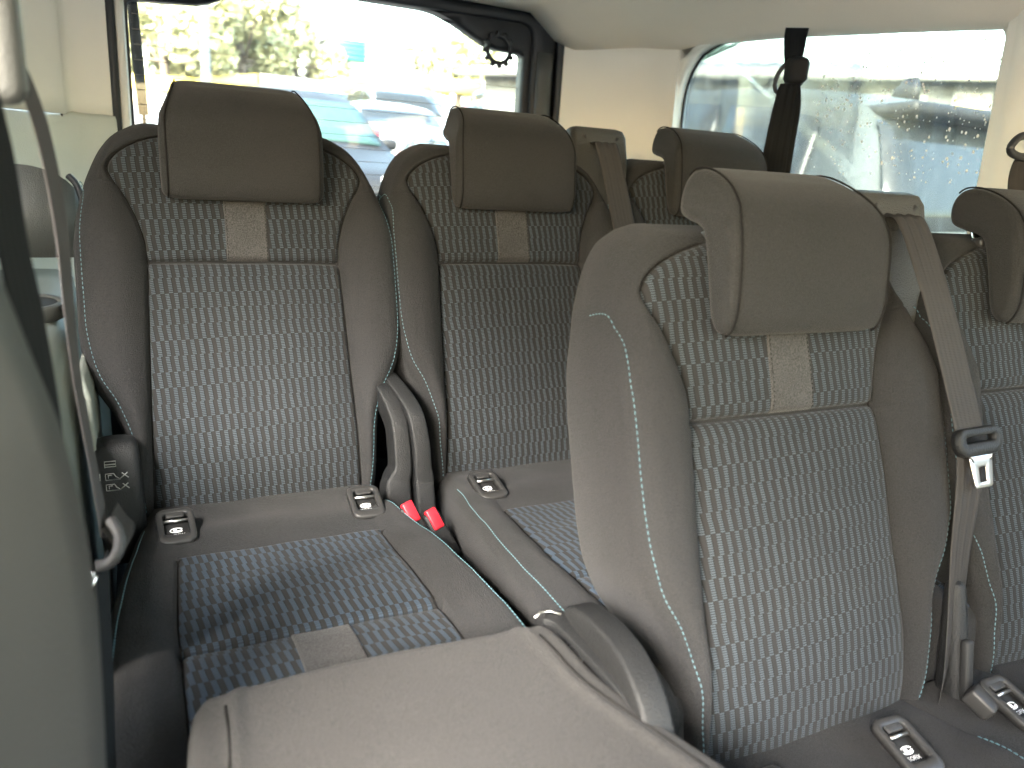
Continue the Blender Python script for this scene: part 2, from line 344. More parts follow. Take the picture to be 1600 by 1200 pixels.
class Pad:
    def __init__(s, ho, hi, w0, w1, nf, r, thick, rb=.03, wfine=()):
        s.ho, s.hi, s.nf, s.r, s.T, s.rb = ho, hi, nf, r, thick, rb; s.shear = 0
        ws = set(np.linspace(w0, w1, 84).tolist())
        for f_, span in wfine:
            ws |= set((f_+np.array([-1, -.7, -.45, -.25, -.1, 0, .1, .25, .45, .7, 1])*span).tolist())
        for k in (0, .0006, .002, .004, .007, .011, .016, .022): ws |= {w0+k, w1-k}
        s.ws = np.array(sorted(x for x in ws if w0-1e-9 <= x <= w1+1e-9))
        s.poly = [(float(ho(x)), x) for x in np.linspace(w0, w1, 120)]; s.poly += [(-a_, b_) for a_, b_ in s.poly[::-1]]
        s.w0, s.w1 = w0, w1
    def front(s, u, w_):
        u = np.asarray(u, float); w_ = np.asarray(w_, float)*np.ones_like(u)
        return s.nf(u, w_)-roll(edgedist(u, w_, s.poly), s.r)
    def body(s, name):
        W_ = s.ws; ho, hi = s.ho(W_), s.hi(W_); hi = np.minimum(hi, ho*.93)
        tin = np.linspace(-1, 1, 29); e_ = 1-(1-np.linspace(0, 1, 20)[1:])**1.6
        e_ = np.unique(np.concatenate([[.02, .05, .09], e_, [.97, .985]]))
        cols = [-(hi+(ho-hi)*x) for x in e_[::-1]]+[hi*x for x in tin]+[hi+(ho-hi)*x for x in e_]
        Ug = np.stack(cols, 1); Wg = np.repeat(W_[:, None], Ug.shape[1], 1)
        D = edgedist(Ug, Wg, s.poly); Nf = s.nf(Ug, Wg)-roll(D, s.r); Nb = -s.T+roll(D, s.rb)
        n_, m_ = Ug.shape; k = n_*m_
        V = [(Ug.flat[i], Wg.flat[i], Nf.flat[i]) for i in range(k)]+[(Ug.flat[i], Wg.flat[i], Nb.flat[i]) for i in range(k)]
        F = [(i*m_+j, i*m_+j+1, (i+1)*m_+j+1, (i+1)*m_+j) for i in range(n_-1) for j in range(m_-1)]
        F += [tuple(k+x for x in f[::-1]) for f in F]
        b = [(0, j) for j in range(m_)]+[(i, m_-1) for i in range(1, n_)]+[(n_-1, j) for j in range(m_-2, -1, -1)]+[(i, 0) for i in range(n_-2, 0, -1)]
        b = [i*m_+j for i, j in b]; nb = len(b)
        bp = np.array([V[i][:2] for i in b]); tg = np.roll(bp, -1, 0)-np.roll(bp, 1, 0); nr = np.stack([tg[:, 1], -tg[:, 0]], 1); nr /= np.linalg.norm(nr, axis=1)[:, None]+1e-9
        prev = b
        for t, bul in ((.25, .003), (.5, .004), (.75, .003)):
            st = len(V)
            for x in range(nb):
                a_, c_ = V[b[x]], V[b[x]+k]; V.append((a_[0]+nr[x][0]*bul, a_[1]+nr[x][1]*bul, a_[2]+(c_[2]-a_[2])*t))
            for x in range(nb): y = (x+1) % nb; F.append((prev[x], prev[y], st+y, st+x))
            prev = list(range(st, st+nb))
        for x in range(nb): y = (x+1) % nb; F.append((prev[x], prev[y], b[y]+k, b[x]+k))
        UV = [(v[0], v[1]) for v in V]
        if s.shear: V = [(v[0], v[1]+max(0, -v[2]-.0)*s.shear*min(1, max(0, (v[1]-.03)/.14)), v[2]) for v in V]
        return mesh(name, [(v[0], -v[2], v[1]) for v in V], F, UV)
    def panel(s, name, wa, wb, hfun=None, lift=.0012, cols=None, nr=None, tuck=.004, uvoff=(0, 0)):
        hf = hfun or s.hi
        ws = [x for x in s.ws if wa < x < wb]; ws = np.array([wa, wa+.0015]+[x for x in ws if wa+.003 < x < wb-.003]+[wb-.0015, wb])
        cs = np.array([-1, -.992, -.975, -.95]+np.linspace(-.91, .91, 25).tolist()+[.95, .975, .992, 1]) if cols is None else np.array(cols)
        h = np.minimum(hf(ws), s.ho(ws)*.93)
        Ug = h[:, None]*cs[None, :]; Wg = np.repeat(ws[:, None], len(cs), 1)
        N_ = s.front(Ug, Wg)+lift
        N_[:, 0] -= tuck; N_[:, -1] -= tuck; N_[0, :] -= tuck; N_[-1, :] -= tuck
        P = np.stack([Ug, -N_, Wg], 2); UV = np.stack([Ug+uvoff[0], Wg+uvoff[1]], 2)
        return grid(name, P, UV)
    def line(s, pts, lift=.0008, n_=10):
        q = spline(pts, n_); N_ = s.front(q[:, 0], q[:, 1])+lift; return np.stack([q[:, 0], -N_, q[:, 1]], 1)
def dashes(name, P, L=.0042, gap=.0018, r=.00065, seg=5):
    d = np.concatenate([[0], np.cumsum(np.linalg.norm(np.diff(P, axis=0), axis=1))]); V = []; F = []; t = 0
    at = lambda x: np.array([np.interp(x, d, P[:, k]) for k in range(3)])
    while t+L < d[-1]:
        a_, m_, b_ = at(t), at(t+L/2), at(t+L); ax = (b_-a_); ax /= np.linalg.norm(ax)+1e-12; x_ = np.cross(ax, [.3, .9, .2]); x_ /= np.linalg.norm(x_); y_ = np.cross(ax, x_)
        st = len(V)
        for c_, rr in ((a_, r*.35), (m_, r), (b_, r*.35)):
            for k in range(seg): an = 2*math.pi*k/seg; V.append(c_+rr*(x_*math.cos(an)+y_*math.sin(an)))
        for i in range(2):
            for k in range(seg): F.append((st+i*seg+k, st+i*seg+(k+1) % seg, st+(i+1)*seg+(k+1) % seg, st+(i+1)*seg+k))
        F.append(tuple(st+k for k in range(seg))[::-1]); F.append(tuple(st+2*seg+k for k in range(seg)))
        t += L+gap
    return mesh(name, V, F)

# ------------------------------------------------------------------ the seat meshes (shared by every seat)
ho_b = interp([(-.365, .146), (-.358, .155), (-.345, .162), (-.26, .166), (-.225, .169), (-.195, .181), (-.165, .199), (-.13, .2105), (-.09, .2140), (-.03, .2135), (.02, .2135), (.06, .2095), (.09, .201), (.108, .197), (.13, .188), (.15, .178), (.168, .164), (.182, .146), (.190, .124)])
hi_b = interp([(-.365, .141), (-.35, .141), (-.33, .141), (0, .129), (.03, .131), (.06, .139), (.09, .152), (.115, .168), (.13, .172), (.148, .159), (.162, .138), (.173, .110), (.180, .072), (.19, .06)])
def nf_b(u, w_):
    hi, ho = hi_b(w_), ho_b(w_); t = np.clip((np.abs(u)-hi)/(ho-hi+1e-6), 0, 1)
    bs = np.interp(w_, [-.35, -.3, -.15, .03, .075, .125, .19], [.016, .022, .030, .032, .022, .006, .002])
    bump = np.sin(np.clip(t/.55, 0, 1)*math.pi/2)**.8
    n_ = bs*bump+np.where(t > .55, -(t-.55)**2*.012, 0)
    inn = np.clip(np.abs(u)/(hi+1e-6), 0, 1)
    n_ = n_+np.where(np.abs(u) < hi, .006*(1-inn**4), 0)
    n_ -= .005*np.exp(-((np.abs(u)-hi)/.003)**2)*(w_ < .176)
    cr = np.exp(-(w_/.0032)**2)*.009+np.exp(-(w_/.015)**2)*.004
    n_ -= cr*np.where(np.abs(u) < hi, 1, np.exp(-((np.abs(u)-hi)/.01)**2)*.5)
    n_ -= .0016*np.exp(-((w_-.106-(np.abs(u)-.17)*.12)/.0016)**2)*(np.abs(u) > hi)
    n_ -= np.where(w_ < -.23, ((-.23-w_)/.12)**2*.022, 0)
    n_ += .006*np.exp(-((w_+.17)/.12)**2)*(1-inn**2)*(np.abs(u) < hi)
    # soft creases of a used cover
    n_ += .0009*np.sin(u*60+np.sin(w_*40)*1.5)*np.cos(w_*33+u*20)
    return n_
BK = Pad(ho_b, hi_b, -.365, .190, nf_b, .027, .102, .016, wfine=((0, .016), (.106, .006))); BK.shear = .30
me_back = BK.body('backrest')
me_pl = BK.panel('backrest_lower_panel', -.356, -.0008)
me_pu = BK.panel('backrest_upper_panel', .0008, .180, uvoff=(.003, .004))
tabh = interp([(-.6, .0285), (.3, .0285)])
me_tab = BK.panel('felt_tab', .0015, .14, hfun=lambda x: tabh(x), lift=.0030, cols=[-1, -.97, -.9, -.5, 0, .5, .9, .97, 1], tuck=.002)
def stitch_b(sg):
    pts = [(-.285, .009), (-.24, .009), (-.19, .010), (-.15, .010), (-.1, .009), (-.05, .008), (0, .0075), (.035, .0065), (.06, .006), (.08, .0035), (.095, .0005)]
    return [(sg*(float(ho_b(w_))-o_), w_) for w_, o_ in [(-.335, .012)]+pts]
def stitch_path(sg):
    P = BK.line(stitch_b(sg), .0004, 12); e = spline([P[-1], (sg*.2035, .012, .108), (sg*.2025, .030, .113), (sg*.2015, .052, .114)], 8)
    return np.concatenate([P[:-1], e])
me_st = [dashes('stitching', stitch_path(sg)) for sg in (-1, 1)]
me_tst = [dashes('tab_stitching', BK.line([(sg*.0262, .004), (sg*.0262, .05), (sg*.0262, .12)], .0034, 12), .0028, .002, .0005) for sg in (-1, 1)]
me_seamb = [tube('seam_line', BK.line([(sg*(float(hi_b(w_))+.0005), w_) for w_ in (-.33, -.2, -.1, 0, .03, .06, .09, .115, .13, .148, .162, .173)], -.0004, 6), .0011, 5) for sg in (-1, 1)]

prof = spline([(.036, .083), (.048, .100), (.056, .13), (.0615, .155), (.063, .178), (.057, .203), (.038, .228), (.012, .249), (-.012, .2575), (-.029, .250), (-.036, .234), (-.032, .215), (-.014, .201), (.002, .192), (.012, .178), (.012, .14), (.010, .105), (.014, .088), (.024, .080)], 5, True)
def inset(pf, d):
    tg = np.roll(pf, -1, 0)-np.roll(pf, 1, 0); nr = np.stack([tg[:, 1], -tg[:, 0]], 1); nr /= np.linalg.norm(nr, axis=1)[:, None]
    q = pf+nr*d
    if abs(area(q)) > abs(area(pf)): q = pf-nr*d
    return q
def area(q): x, y = q[:, 0], q[:, 1]; return .5*np.sum(x*np.roll(y, -1)-y*np.roll(x, -1))
HW = .0985
def hscale(w_): t = np.clip((w_-.165)/.095, 0, 1); return 1-.19*t*t*(3-2*t)
def headrest_mesh():
    st = [(-1, .0135, -.0080), (-1, .0105, -.0078), (-1, .0065, -.0062), (-1, .0030, -.0030), (-1, .0026, -.0002), (-1, .0018, .003), (-1, .0010, .0075), (-1, .0003, .013)]
    rings = []
    for _, ins, du in st: rings.append((-HW-du*-1 if False else -HW+du, ins))
    mid = [(x, 0) for x in np.linspace(-HW+.020, HW-.020, 14)]
    rings = rings+mid+[(-u_, i_) for u_, i_ in rings[::-1]]
    R_ = []
    for u_, ins in rings:
        q = inset(prof, ins) if ins else prof
        crown = .004*(1-(u_/HW)**2) if abs(u_) < HW else 0
        sc = hscale(prof[:, 1])
        R_.append([(u_*sc[k], -(q[k][0]+(crown if q[k][0] > .03 else crown*.3)), q[k][1]) for k in range(len(q))])
    return loft('headrest', R_)
me_hr = headrest_mesh()
def hseam(sg):
    q = np.concatenate([prof[-3:], prof[:44]]); sc = hscale(q[:, 1])
    return np.stack([sg*(HW+.0005)*sc, -(q[:, 0]-.0006), q[:, 1]], 1)
me_hs = [tube('headrest_seam', hseam(sg), .0011, 5) for sg in (-1, 1)]
me_post = [tube('p', [(sg*.062, .022, .15), (sg*.062, .020, .225)], .0055, 10) for sg in (-1, 1)]
me_coll = [rbox('c', (.034, .026, .014), .005, 3, (sg*.066, .012, .186)) for sg in (-1, 1)]

# cushion: w = -f (towards the front negative), n up
ho_c = interp([(-.56, .150), (-.552, .168), (-.535, .184), (-.50, .193), (-.35, .193), (-.25, .187), (-.15, .176), (-.08, .166), (0, .157), (.03, .150), (.04, .140)])
hi_c = interp([(-.56, .125), (-.5, .127), (-.3, .127), (-.15, .120), (.04, .11)])
def nf_c(u, w_):
    f_ = -w_; hi = hi_c(w_); ho = ho_c(w_)
    t = np.clip((np.abs(u)-hi)/(ho-hi), 0, 1)
    n_ = .010+.045*f_-.012*np.clip((f_-.40)/.15, 0, 1)**2*2
    bs = np.interp(f_, [0, .1, .2, .5], [0, .004, .014, .016])
    n_ = n_+bs*np.sin(np.clip(t/.5, 0, 1)*math.pi/2)
    ins = (np.abs(u) < hi) & (f_ > .155)
    n_ -= .004*np.exp(-((np.abs(u)-hi)/.003)**2)*(f_ > .155)
    n_ -= (.008*np.exp(-((f_-.352)/.003)**2)+.004*np.exp(-((f_-.352)/.016)**2))*(np.abs(u) < hi+.004)
    n_ += .006*np.exp(-((f_-.27)/.06)**2)*np.clip(1-(u/hi)**2, 0, 1)+.005*np.exp(-((f_-.45)/.05)**2)*np.clip(1-(u/hi)**2, 0, 1)
    n_ += .0010*np.sin(u*50+np.sin(w_*40)*1.5)*np.cos(w_*37+u*20)
    n_ += .006*np.exp(-((f_-.09)/.035)**2)
    return n_
CU = Pad(ho_c, hi_c, -.56, .04, nf_c, .022, .10, .01, wfine=((-.352, .016), (-.155, .004)))
me_cu_ = CU.body('cushion')
# Pad gives (u, -n, w); the cushion lies down: x=u, y=w (towards the rear), z=n
def lay(me):
    for v in me.vertices: v.co = Vector((v.co.x, v.co.z, -v.co.y))
    me.update(); bm = bmesh.new(); bm.from_mesh(me); bmesh.ops.recalc_face_normals(bm, faces=bm.faces); bm.to_mesh(me); bm.free(); return me
def upface(me):
    bm = bmesh.new(); bm.from_mesh(me); s_ = sum(f.normal.z for f in bm.faces)
    if s_ < 0: bmesh.ops.reverse_faces(bm, faces=bm.faces)
    bm.to_mesh(me); bm.free(); return me
me_cu = lay(me_cu_)
me_cr = upface(lay(CU.panel('cushion_rear_panel', -.3512, -.150)))
me_cf = upface(lay(CU.panel('cushion_front_panel', -.55, -.3528, uvoff=(.004, .003))))
me_ctab = upface(lay(CU.panel('felt_tab', -.53, -.3535, hfun=lambda x: tabh(x), lift=.0032, cols=[-1, -.97, -.9, -.5, 0, .5, .9, .97, 1], tuck=.002)))
me_cst = [lay(dashes('a', CU.line([(sg*(float(ho_c(-f_))-.010), -f_) for f_ in (.06, .1, .15, .2, .3, .4, .48, .53)], .0006, 12), .0045, .0012, .0009)) for sg in (-1, 1)]
me_cseam = [lay(tube('a', CU.line([(sg*(float(hi_c(-f_))+.0006), -f_) for f_ in (.155, .2, .3, .4, .5, .545)], -.0003, 6), .0010, 5)) for sg in (-1, 1)]

# child-seat anchor frame: a rounded U-shaped bezel with a dark well, a bar and a white print
def anchor_meshes():
    inn = rrect(.033, .046, .005); out = rrect(.050, .074, .012)
    inn = [(x, y+.003) for x, y in inn]
    fr = ringframe('anchor_frame', inn, out, -.006, .0045)
    well = rbox('w', (.036, .052, .002), .0008, 1, (0, .003, -.0065))
    bar = tube('anchor_bar', [(-.018, .014, -.001), (.018, .014, -.001)], .0025, 8)
    flap = rbox('anchor_flap', (.024, .016, .004), .0015, 2, (0, .026, .002))
    t = textmesh('ISOFIX', .0072)
    pic = []
    # small child-seat sign: ring, head, body stroke
    ring = [(.0075*math.cos(a_)*1.15, .0045*math.sin(a_), 0) for a_ in np.linspace(.5, 2*math.pi-.6, 18)]
    pic.append((tube('r', ring, .0007, 5), Matrix.Translation((0, .004, 0))))
    pic.append((tube('r', [(.0062*math.cos(a_)*.32-.002, .0062*math.sin(a_)*.32+.0045, 0) for a_ in np.linspace(0, 2*math.pi, 10)], .0008, 5), None))
    pic.append((tube('r', [(-.004, .003, 0), (.002, .0015, 0), (.007, .0035, 0)], .0012, 5), None))
    pic.append((t, Matrix.Translation((0, -.0065, .0004))))
    pr = joinmeshes('anchor_print', pic)
    return fr, well, bar, flap, flat(pr)
me_an = anchor_meshes()

def recliner(path, wid, dep):
    P = spline(path, 6); rings = []
    T_ = np.gradient(P, axis=0); T_ /= np.linalg.norm(T_, axis=1)[:, None]
    wv = spline([[x] for x in wid], 6)[:, 0]; dv = spline([[x] for x in dep], 6)[:, 0]
    for i in range(len(P)):
        X_ = np.array([1., 0, 0]); X_ = X_-T_[i]*(X_@T_[i]); X_ /= np.linalg.norm(X_); Y_ = np.cross(T_[i], X_)
        rings.append([P[i]+X_*a_+Y_*b_ for a_, b_ in rrect(wv[i], dv[i], min(wv[i], dv[i])*.14, 3)])
    return loft('recliner_cover', rings)
# relative to hinge root (bottom of the backrest)
me_rcR = recliner([(.166, .060, .150), (.176, .030, .138), (.185, .002, .108), (.187, -.010, .075), (.187, -.018, .045), (.181, -.022, .028), (.178, -.028, .01), (.178, -.045, -.06), (.178, -.05, -.10)],
                  [.018, .022, .024, .025, .026, .033, .038, .038, .038], [.03, .035, .04, .042, .042, .042, .042, .042, .042])
me_rcL = recliner([(-.232, .070, .156), (-.224, .040, .146), (-.209, -.005, .116), (-.203, -.018, .08), (-.201, -.022, .045), (-.199, -.024, .028), (-.199, -.026, .01), (-.197, -.045, -.06), (-.197, -.05, -.10)],
                  [.020, .022, .024, .025, .026, .028, .028, .028, .028], [.03, .034, .038, .042, .045, .045, .05, .05, .05])
me_rcL2 = recliner([(-.256, .086, .150), (-.258, .072, .164), (-.259, .035, .170), (-.261, -.004, .168), (-.266, -.040, .152), (-.272, -.066, .112), (-.276, -.076, .05), (-.277, -.082, -.03)], [.022, .026, .027, .027, .027, .028, .030, .030], [.022, .026, .028, .028, .028, .030, .032, .034])
me_buckle = rbox('buckle_housing', (.026, .022, .07), .004, 3, (0, 0, -.02), (.92, .9))
me_button = rbox('buckle_button', (.0165, .011, .030), .0025, 2, (0, -.0080, .0045))

def tower_meshes():
    def ring(w_, hx, cx, n0, n1, r): return [(cx+a_, -((n0+n1)/2)+b_, w_) for a_, b_ in rrect(2*hx, abs(n1-n0), r, 5)]
    R_ = []
    for w_, hx, cx, n0, n1 in ((-.06, .046, .172, -.022, -.07), (.04, .05, .184, -.020, -.075), (.12, .055, .191, -.014, -.078), (.18, .058, .192, -.002, -.080), (.228, .058, .192, .002, -.072), (.240, .056, .192, -.002, -.068), (.246, .050, .192, -.010, -.061), (.2485, .038, .192, -.022, -.050)):
        R_.append(ring(w_, hx, cx, n0, n1, .012))
    body = loft('belt_tower', R_)
    lip = [tube('l', [(.158, -.002, .226), (.163, .003, .219), (.19, .0035, .2165), (.222, .003, .219), (.227, -.002, .226)], .0032, 8), rbox('s', (.062, .006, .008), .002, 2, (.192, .0045, .2125))]
    return body, lip
me_tw, me_slot = tower_meshes()

RCL = .345
SR, CR = math.sin(RCL), math.cos(RCL)
def B2W(pose, u, w_, n_):          # backrest point to world
    return np.array([pose[0]+u, pose[1]+w_*SR-n_*CR, pose[2]+w_*CR+n_*SR])
seat_grp = 'upright fabric passenger seats'
def make_seat(pose, label, tower=False, lever=False, buckles=(), anchors=((-.118, -.088), (.118, -.088)), rcl=(True, True), rcl2=False, label_name='passenger_seat'):
    hz = (pose[0], pose[1]-.345*SR, pose[2]-.345*CR)
    r = thing(label_name, label, 'car seat', hz, group=seat_grp)
    off = (0, .345*SR, .345*CR)
    b = link('backrest', me_back, 'fabric', r, off, (-RCL, 0, 0))
    for nm, me, mt in (('patterned_panel', me_pl, 'woven'), ('patterned_panel', me_pu, 'woven'), ('felt_tab', me_tab, 'felt'), ('stitching', me_st, 'stitch'), ('tab_stitching', me_tst, 'seam'), ('seam_line', me_seamb, 'seam')):
        multi(nm, me, mt, b, 'stuff' if 'stitching' in nm else None)
    h = link('headrest', me_hr, 'head_fabric', r, off, (-RCL, 0, 0))
    multi('headrest_seam', me_hs, 'seam', h); multi('headrest_post', me_post, 'chrome', h); multi('post_collar', me_coll, 'frameplastic', h)
    c = link('cushion', me_cu, 'fabric', r, (0, 0, 0))
    for nm, me, mt in (('patterned_panel', me_cr, 'woven_seat'), ('patterned_panel', me_cf, 'woven_seat'), ('felt_tab', me_ctab, 'felt'), ('stitching', me_cst, 'stitch'), ('seam_line', me_cseam, 'seam')):
        multi(nm, me, mt, c, 'stuff' if 'stitching' in nm else None)
    for sg, af in anchors:
        a_ = link('anchor_frame', me_an[0], 'frameplastic', r, (sg, af, .0285), (math.radians(15), 0, (1 if sg > 0 else -1)*-.04)); a_.scale = (.86, .86, .86)
        link('anchor_well', me_an[1], 'dark', a_); link('anchor_bar', me_an[2], 'metal', a_)
        link('anchor_flap', me_an[3], 'frameplastic', a_); link('anchor_print', me_an[4], 'white', a_, (0, -.006, -.0052))['kind'] = 'stuff'
    if rcl[0] and not lever: link('recliner_cover', me_rcL2 if rcl2 else me_rcL, 'plastic', r)
    if rcl[1]: link('recliner_cover', me_rcR, 'plastic', r)
    if tower:
        t = link('belt_tower', me_tw, 'towerplastic', r, off, (-RCL, 0, 0)); multi('belt_slot', me_slot, 'dark', t)
    if lever:
        lc = link('lever_cover', me_lev, 'plastic', r, (-.180, -.018, .045)); link('lever_print', me_levp, 'paleprint', lc)['kind'] = 'stuff'
    for (bx, by, bz, rz) in buckles:
        k = link('buckle', me_buckle, 'plastic', r, (bx, by, bz), (math.radians(-35), math.radians(-14), rz)); link('buckle_button', me_button, 'red', k)
    return r
# lever cover with seat pictograms
me_lev = loft('lever_cover', [[(x+dx, y+dy, z_) for x, y in rrect(w_, d_, .009, 4)] for z_, w_, d_, dx, dy in ((-.085, .034, .03, .006, .0), (-.08, .046, .042, .005, 0), (-.04, .052, .048, .003, -.002), (.03, .052, .048, .001, 0), (.065, .05, .044, 0, .004), (.074, .044, .036, 0, .007), (.077, .03, .024, 0, .009))])
def pict():
    it = []
    def ln(pts, z0, s_=1): it.append((tube('l', [(x*s_, -.0265, z_*s_+z0) for x, z_ in pts], .0006, 4), None))
    ln([(-.012, 0), (-.012, .008), (0, .008), (0, .001), (-.012, .001)], .052)
    ln([(-.012, .004), (0, .004)], .052)
    ln([(-.018, 0), (-.018, .009)], .036)
    for z0 in (.036, .022):
        ln([(-.012, 0), (-.012, .008), (-.003, .008), (-.001, .004), (.004, .0), (-.012, .0)], z0)
        ln([(.004, .001), (.012, .008)], z0); ln([(.006, .008), (.013, .001)], z0); ln([(-.009, .002), (-.009, .006), (-.005, .006)], z0)
    return joinmeshes('lever_print', it)
me_levp = pict()

PA = (.1406, 1.1458, -.1527); PB = (.5575, 1.1472, -.1513); PC = (.974, 1.149, -.150); PD = (.602, .5594, -.2275); PE = (1.032, .561, -.227)
seatA = make_seat(PA, 'rear row seat with broad headrest before the rear window, leftmost of all the upright seats', lever=True, buckles=((.172, -.115, .012, .25),))
seatB = make_seat(PB, 'middle seat of the rear row, red buckle at its foot, belt tower on its shoulder', tower=True, buckles=((-.214, -.125, .0, .3),))
seatC = make_seat(PC, 'rear row seat mostly hidden behind the big foreground headrest, below the side window')
seatD = make_seat(PD, 'large foreground seat with a shoulder belt and silver tongue running down its side', tower=True, rcl=(True, False), rcl2=True, anchors=((-.118, -.06), (.053, -.052)))
seatE = make_seat(PE, 'foreground row seat cut off by the right edge, beside the one with the belt', rcl=(False, True), anchors=((-.205, -.05), (.118, -.06)), buckles=((-.185, -.16, 0, .3),))
for s_ in (seatC,):
    pass
# bottom row detail between D and E: small latch knob and its slotted cover
kb = link('latch_knob', rbox('latch_knob', (.022, .030, .020), .004, 3), 'frameplastic', seatE, (-.236, -.035, .026), (.5, 0, .35))
kc = link('latch_cover', rbox('latch_cover', (.030, .035, .16), .009, 3, (0, 0, 0), (.6, .6)), 'plastic', seatE, (-.226, .012, .06), (-.2, 0, 0))
link('cover_slot', rbox('cover_slot', (.012, .01, .075), .003, 2), 'dark', kc, (-.004, -.0185, -.02))

link('cushion_bridge', rbox('cushion_bridge', (.15, .17, .10), .014, 4), 'fabric', seatE, (-.215, -.055, -.038), (.0, 0, 0))
# ------------------------------------------------------------------ folded seat in the foreground
fold = thing('folded_seat', 'folded down seat with its plain grey fabric back turned up at the bottom edge', 'car seat', (.168, .50, -.491))
hoF = interp([(-.35, .142), (-.343, .151), (-.33, .154), (-.26, .158), (-.225, .166), (-.19, .180), (-.15, .196), (-.11, .205), (-.06, .211), (0, .2135), (.05, .210), (.085, .202), (.11, .192), (.135, .178), (.155, .160), (.172, .138), (.184, .112), (.190, .085)])
def nfF(u, w_):
    n_ = .012-.010*np.clip(np.abs(u)/.2, 0, 1)**3
    n_ += .0028*np.exp(-((np.abs(u)-(hoF(w_)-.030))/.006)**2)
    n_ += .0016*np.sin(u*23+1+w_*14)*np.cos(w_*19-u*7)+.001*np.sin(w_*70+u*30)*np.exp(-((w_+.30)/.04)**2)
    return n_
BF = Pad(hoF, interp([(-.35, .11), (.19, .11)]), -.35, .190, nfF, .015, .09, .03)
meF = BF.body('folded_backrest')
fb = link('folded_backrest', meF, 'fabric_back', fold, (0, -.272, .088), (math.radians(-90+3.0)+math.pi, 0, math.pi))
# the mesh faces up: local w runs towards the camera
fb.rotation_euler = (0, 0, 0)
for v in meF.vertices:
    u, n_, w_ = v.co.x, -v.co.y, v.co.z; v.co = Vector((u, -w_-.04, n_+.045*(w_+.35)*-.25))
bm = bmesh.new(); bm.from_mesh(meF); bmesh.ops.recalc_face_normals(bm, faces=bm.faces); bm.to_mesh(meF); bm.free()
ps = BF.line([(sg_*(float(hoF(w_))-.024), w_) for sg_, w_ in ((1, -.325), (1, -.25), (1, -.15), (1, 0), (1, .1))], .0003)
ps = np.stack([ps[:, 0], -ps[:, 2]-.04, -ps[:, 1]+.045*(ps[:, 2]+.35)*-.25], 1)
link('seam_line', tube('seam_line', ps, .0010, 5), 'seam', fb)
ps2 = ps.copy(); ps2[:, 0] *= -1; link('seam_line', tube('seam_line', ps2, .0010, 5), 'seam', fb)
link('cushion', me_cu, 'fabric', fold, (0, -.06, -.075))
# its hinge arm: a flat steel-edged cover and the round trim of the neighbour, a small lime sticker inside
arm = link('hinge_cover', recliner([(.150, .040, .094), (.162, .024, .096), (.166, -.02, .095), (.168, -.07, .092), (.169, -.105, .080), (.169, -.122, .04), (.169, -.13, -.05)], [.018, .024, .026, .026, .026, .026, .026], [.006, .007, .008, .010, .018, .03, .05]), 'plastic', fold)
link('hinge_edge', tube('hinge_edge', [(.138, .038, .098), (.146, .042, .0995), (.155, .040, .100), (.162, .032, .100)], .0012, 6), 'metal', arm)
link('hinge_plate', rbox('hinge_plate', (.008, .10, .06), .002, 2, (.150, -.06, .055)), 'metal', arm)
link('sticker', rbox('sticker', (.002, .035, .022), .0006, 1, (.1535, -.105, .070)), 'lime', arm)
link('hinge_bolt', tube('hinge_bolt', [(.146, -.005, .080), (.160, -.005, .080)], .010, 12), 'metal', arm)

# ------------------------------------------------------------------ seat belts
def tongue(parent, loc, rot):
    t = link('belt_tongue', None, None, parent)
    return t
def belt_tower_thing(pose, label, long=True):
    root = thing('seat_belt', label, 'seat belt', tuple(B2W(pose, .19, .214, .003)), group='belts fed from the seat towers')
    o = B2W(pose, .19, .214, .003)
    def q(u, w_, n_): return B2W(pose, u, w_, n_)-o
    xd = np.array([1., 0, 0])
    if long:
        pts = [q(.192, .216, -.004), q(.1915, .211, .008), q(.1925, .198, .022), q(.196, .12, .037), q(.204, .04, .044), (q(.214, -.045, .048))]
        wd = [xd]*6; wdt = [.050, .050, .049, .048, .048, .048]
        me1 = strap('webbing', pts, wd, wdt, pleats=1.0); link('webbing', me1, 'web', root)
        pts2 = [q(.216, -.052, .046), q(.214, -.10, .040), q(.209, -.17, .026), q(.198, -.26, .014), q(.182, -.325, .004), q(.165, -.40, -.02)]
        wd2 = [xd, xd, xd+[0, .12, 0], xd+[0, .3, 0], xd+[0, .6, 0], xd+[0, .8, 0]]
        me2 = strap('webbing', pts2, wd2, [.047, .045, .043, .040, .038, .036], pleats=.4); link('webbing', me2, 'web', root)
        tg = link('belt_tongue', tongue_me, 'plastic', root, tuple(q(.219, -.052, .052)), (-RCL+math.pi*0, math.radians(-1), 0))
        multi('steel_plate', plate_me, 'metal', tg)
    else:
        pts = [q(.192, .216, -.004), q(.1915, .211, .008), q(.1925, .198, .020), q(.198, .10, .032), q(.206, -.05, .040), q(.2, -.2, .03), q(.19, -.36, .0)]
        link('webbing', strap('webbing', pts, [xd]*7, [.046]*7, pleats=.6), 'web', root)
    return root
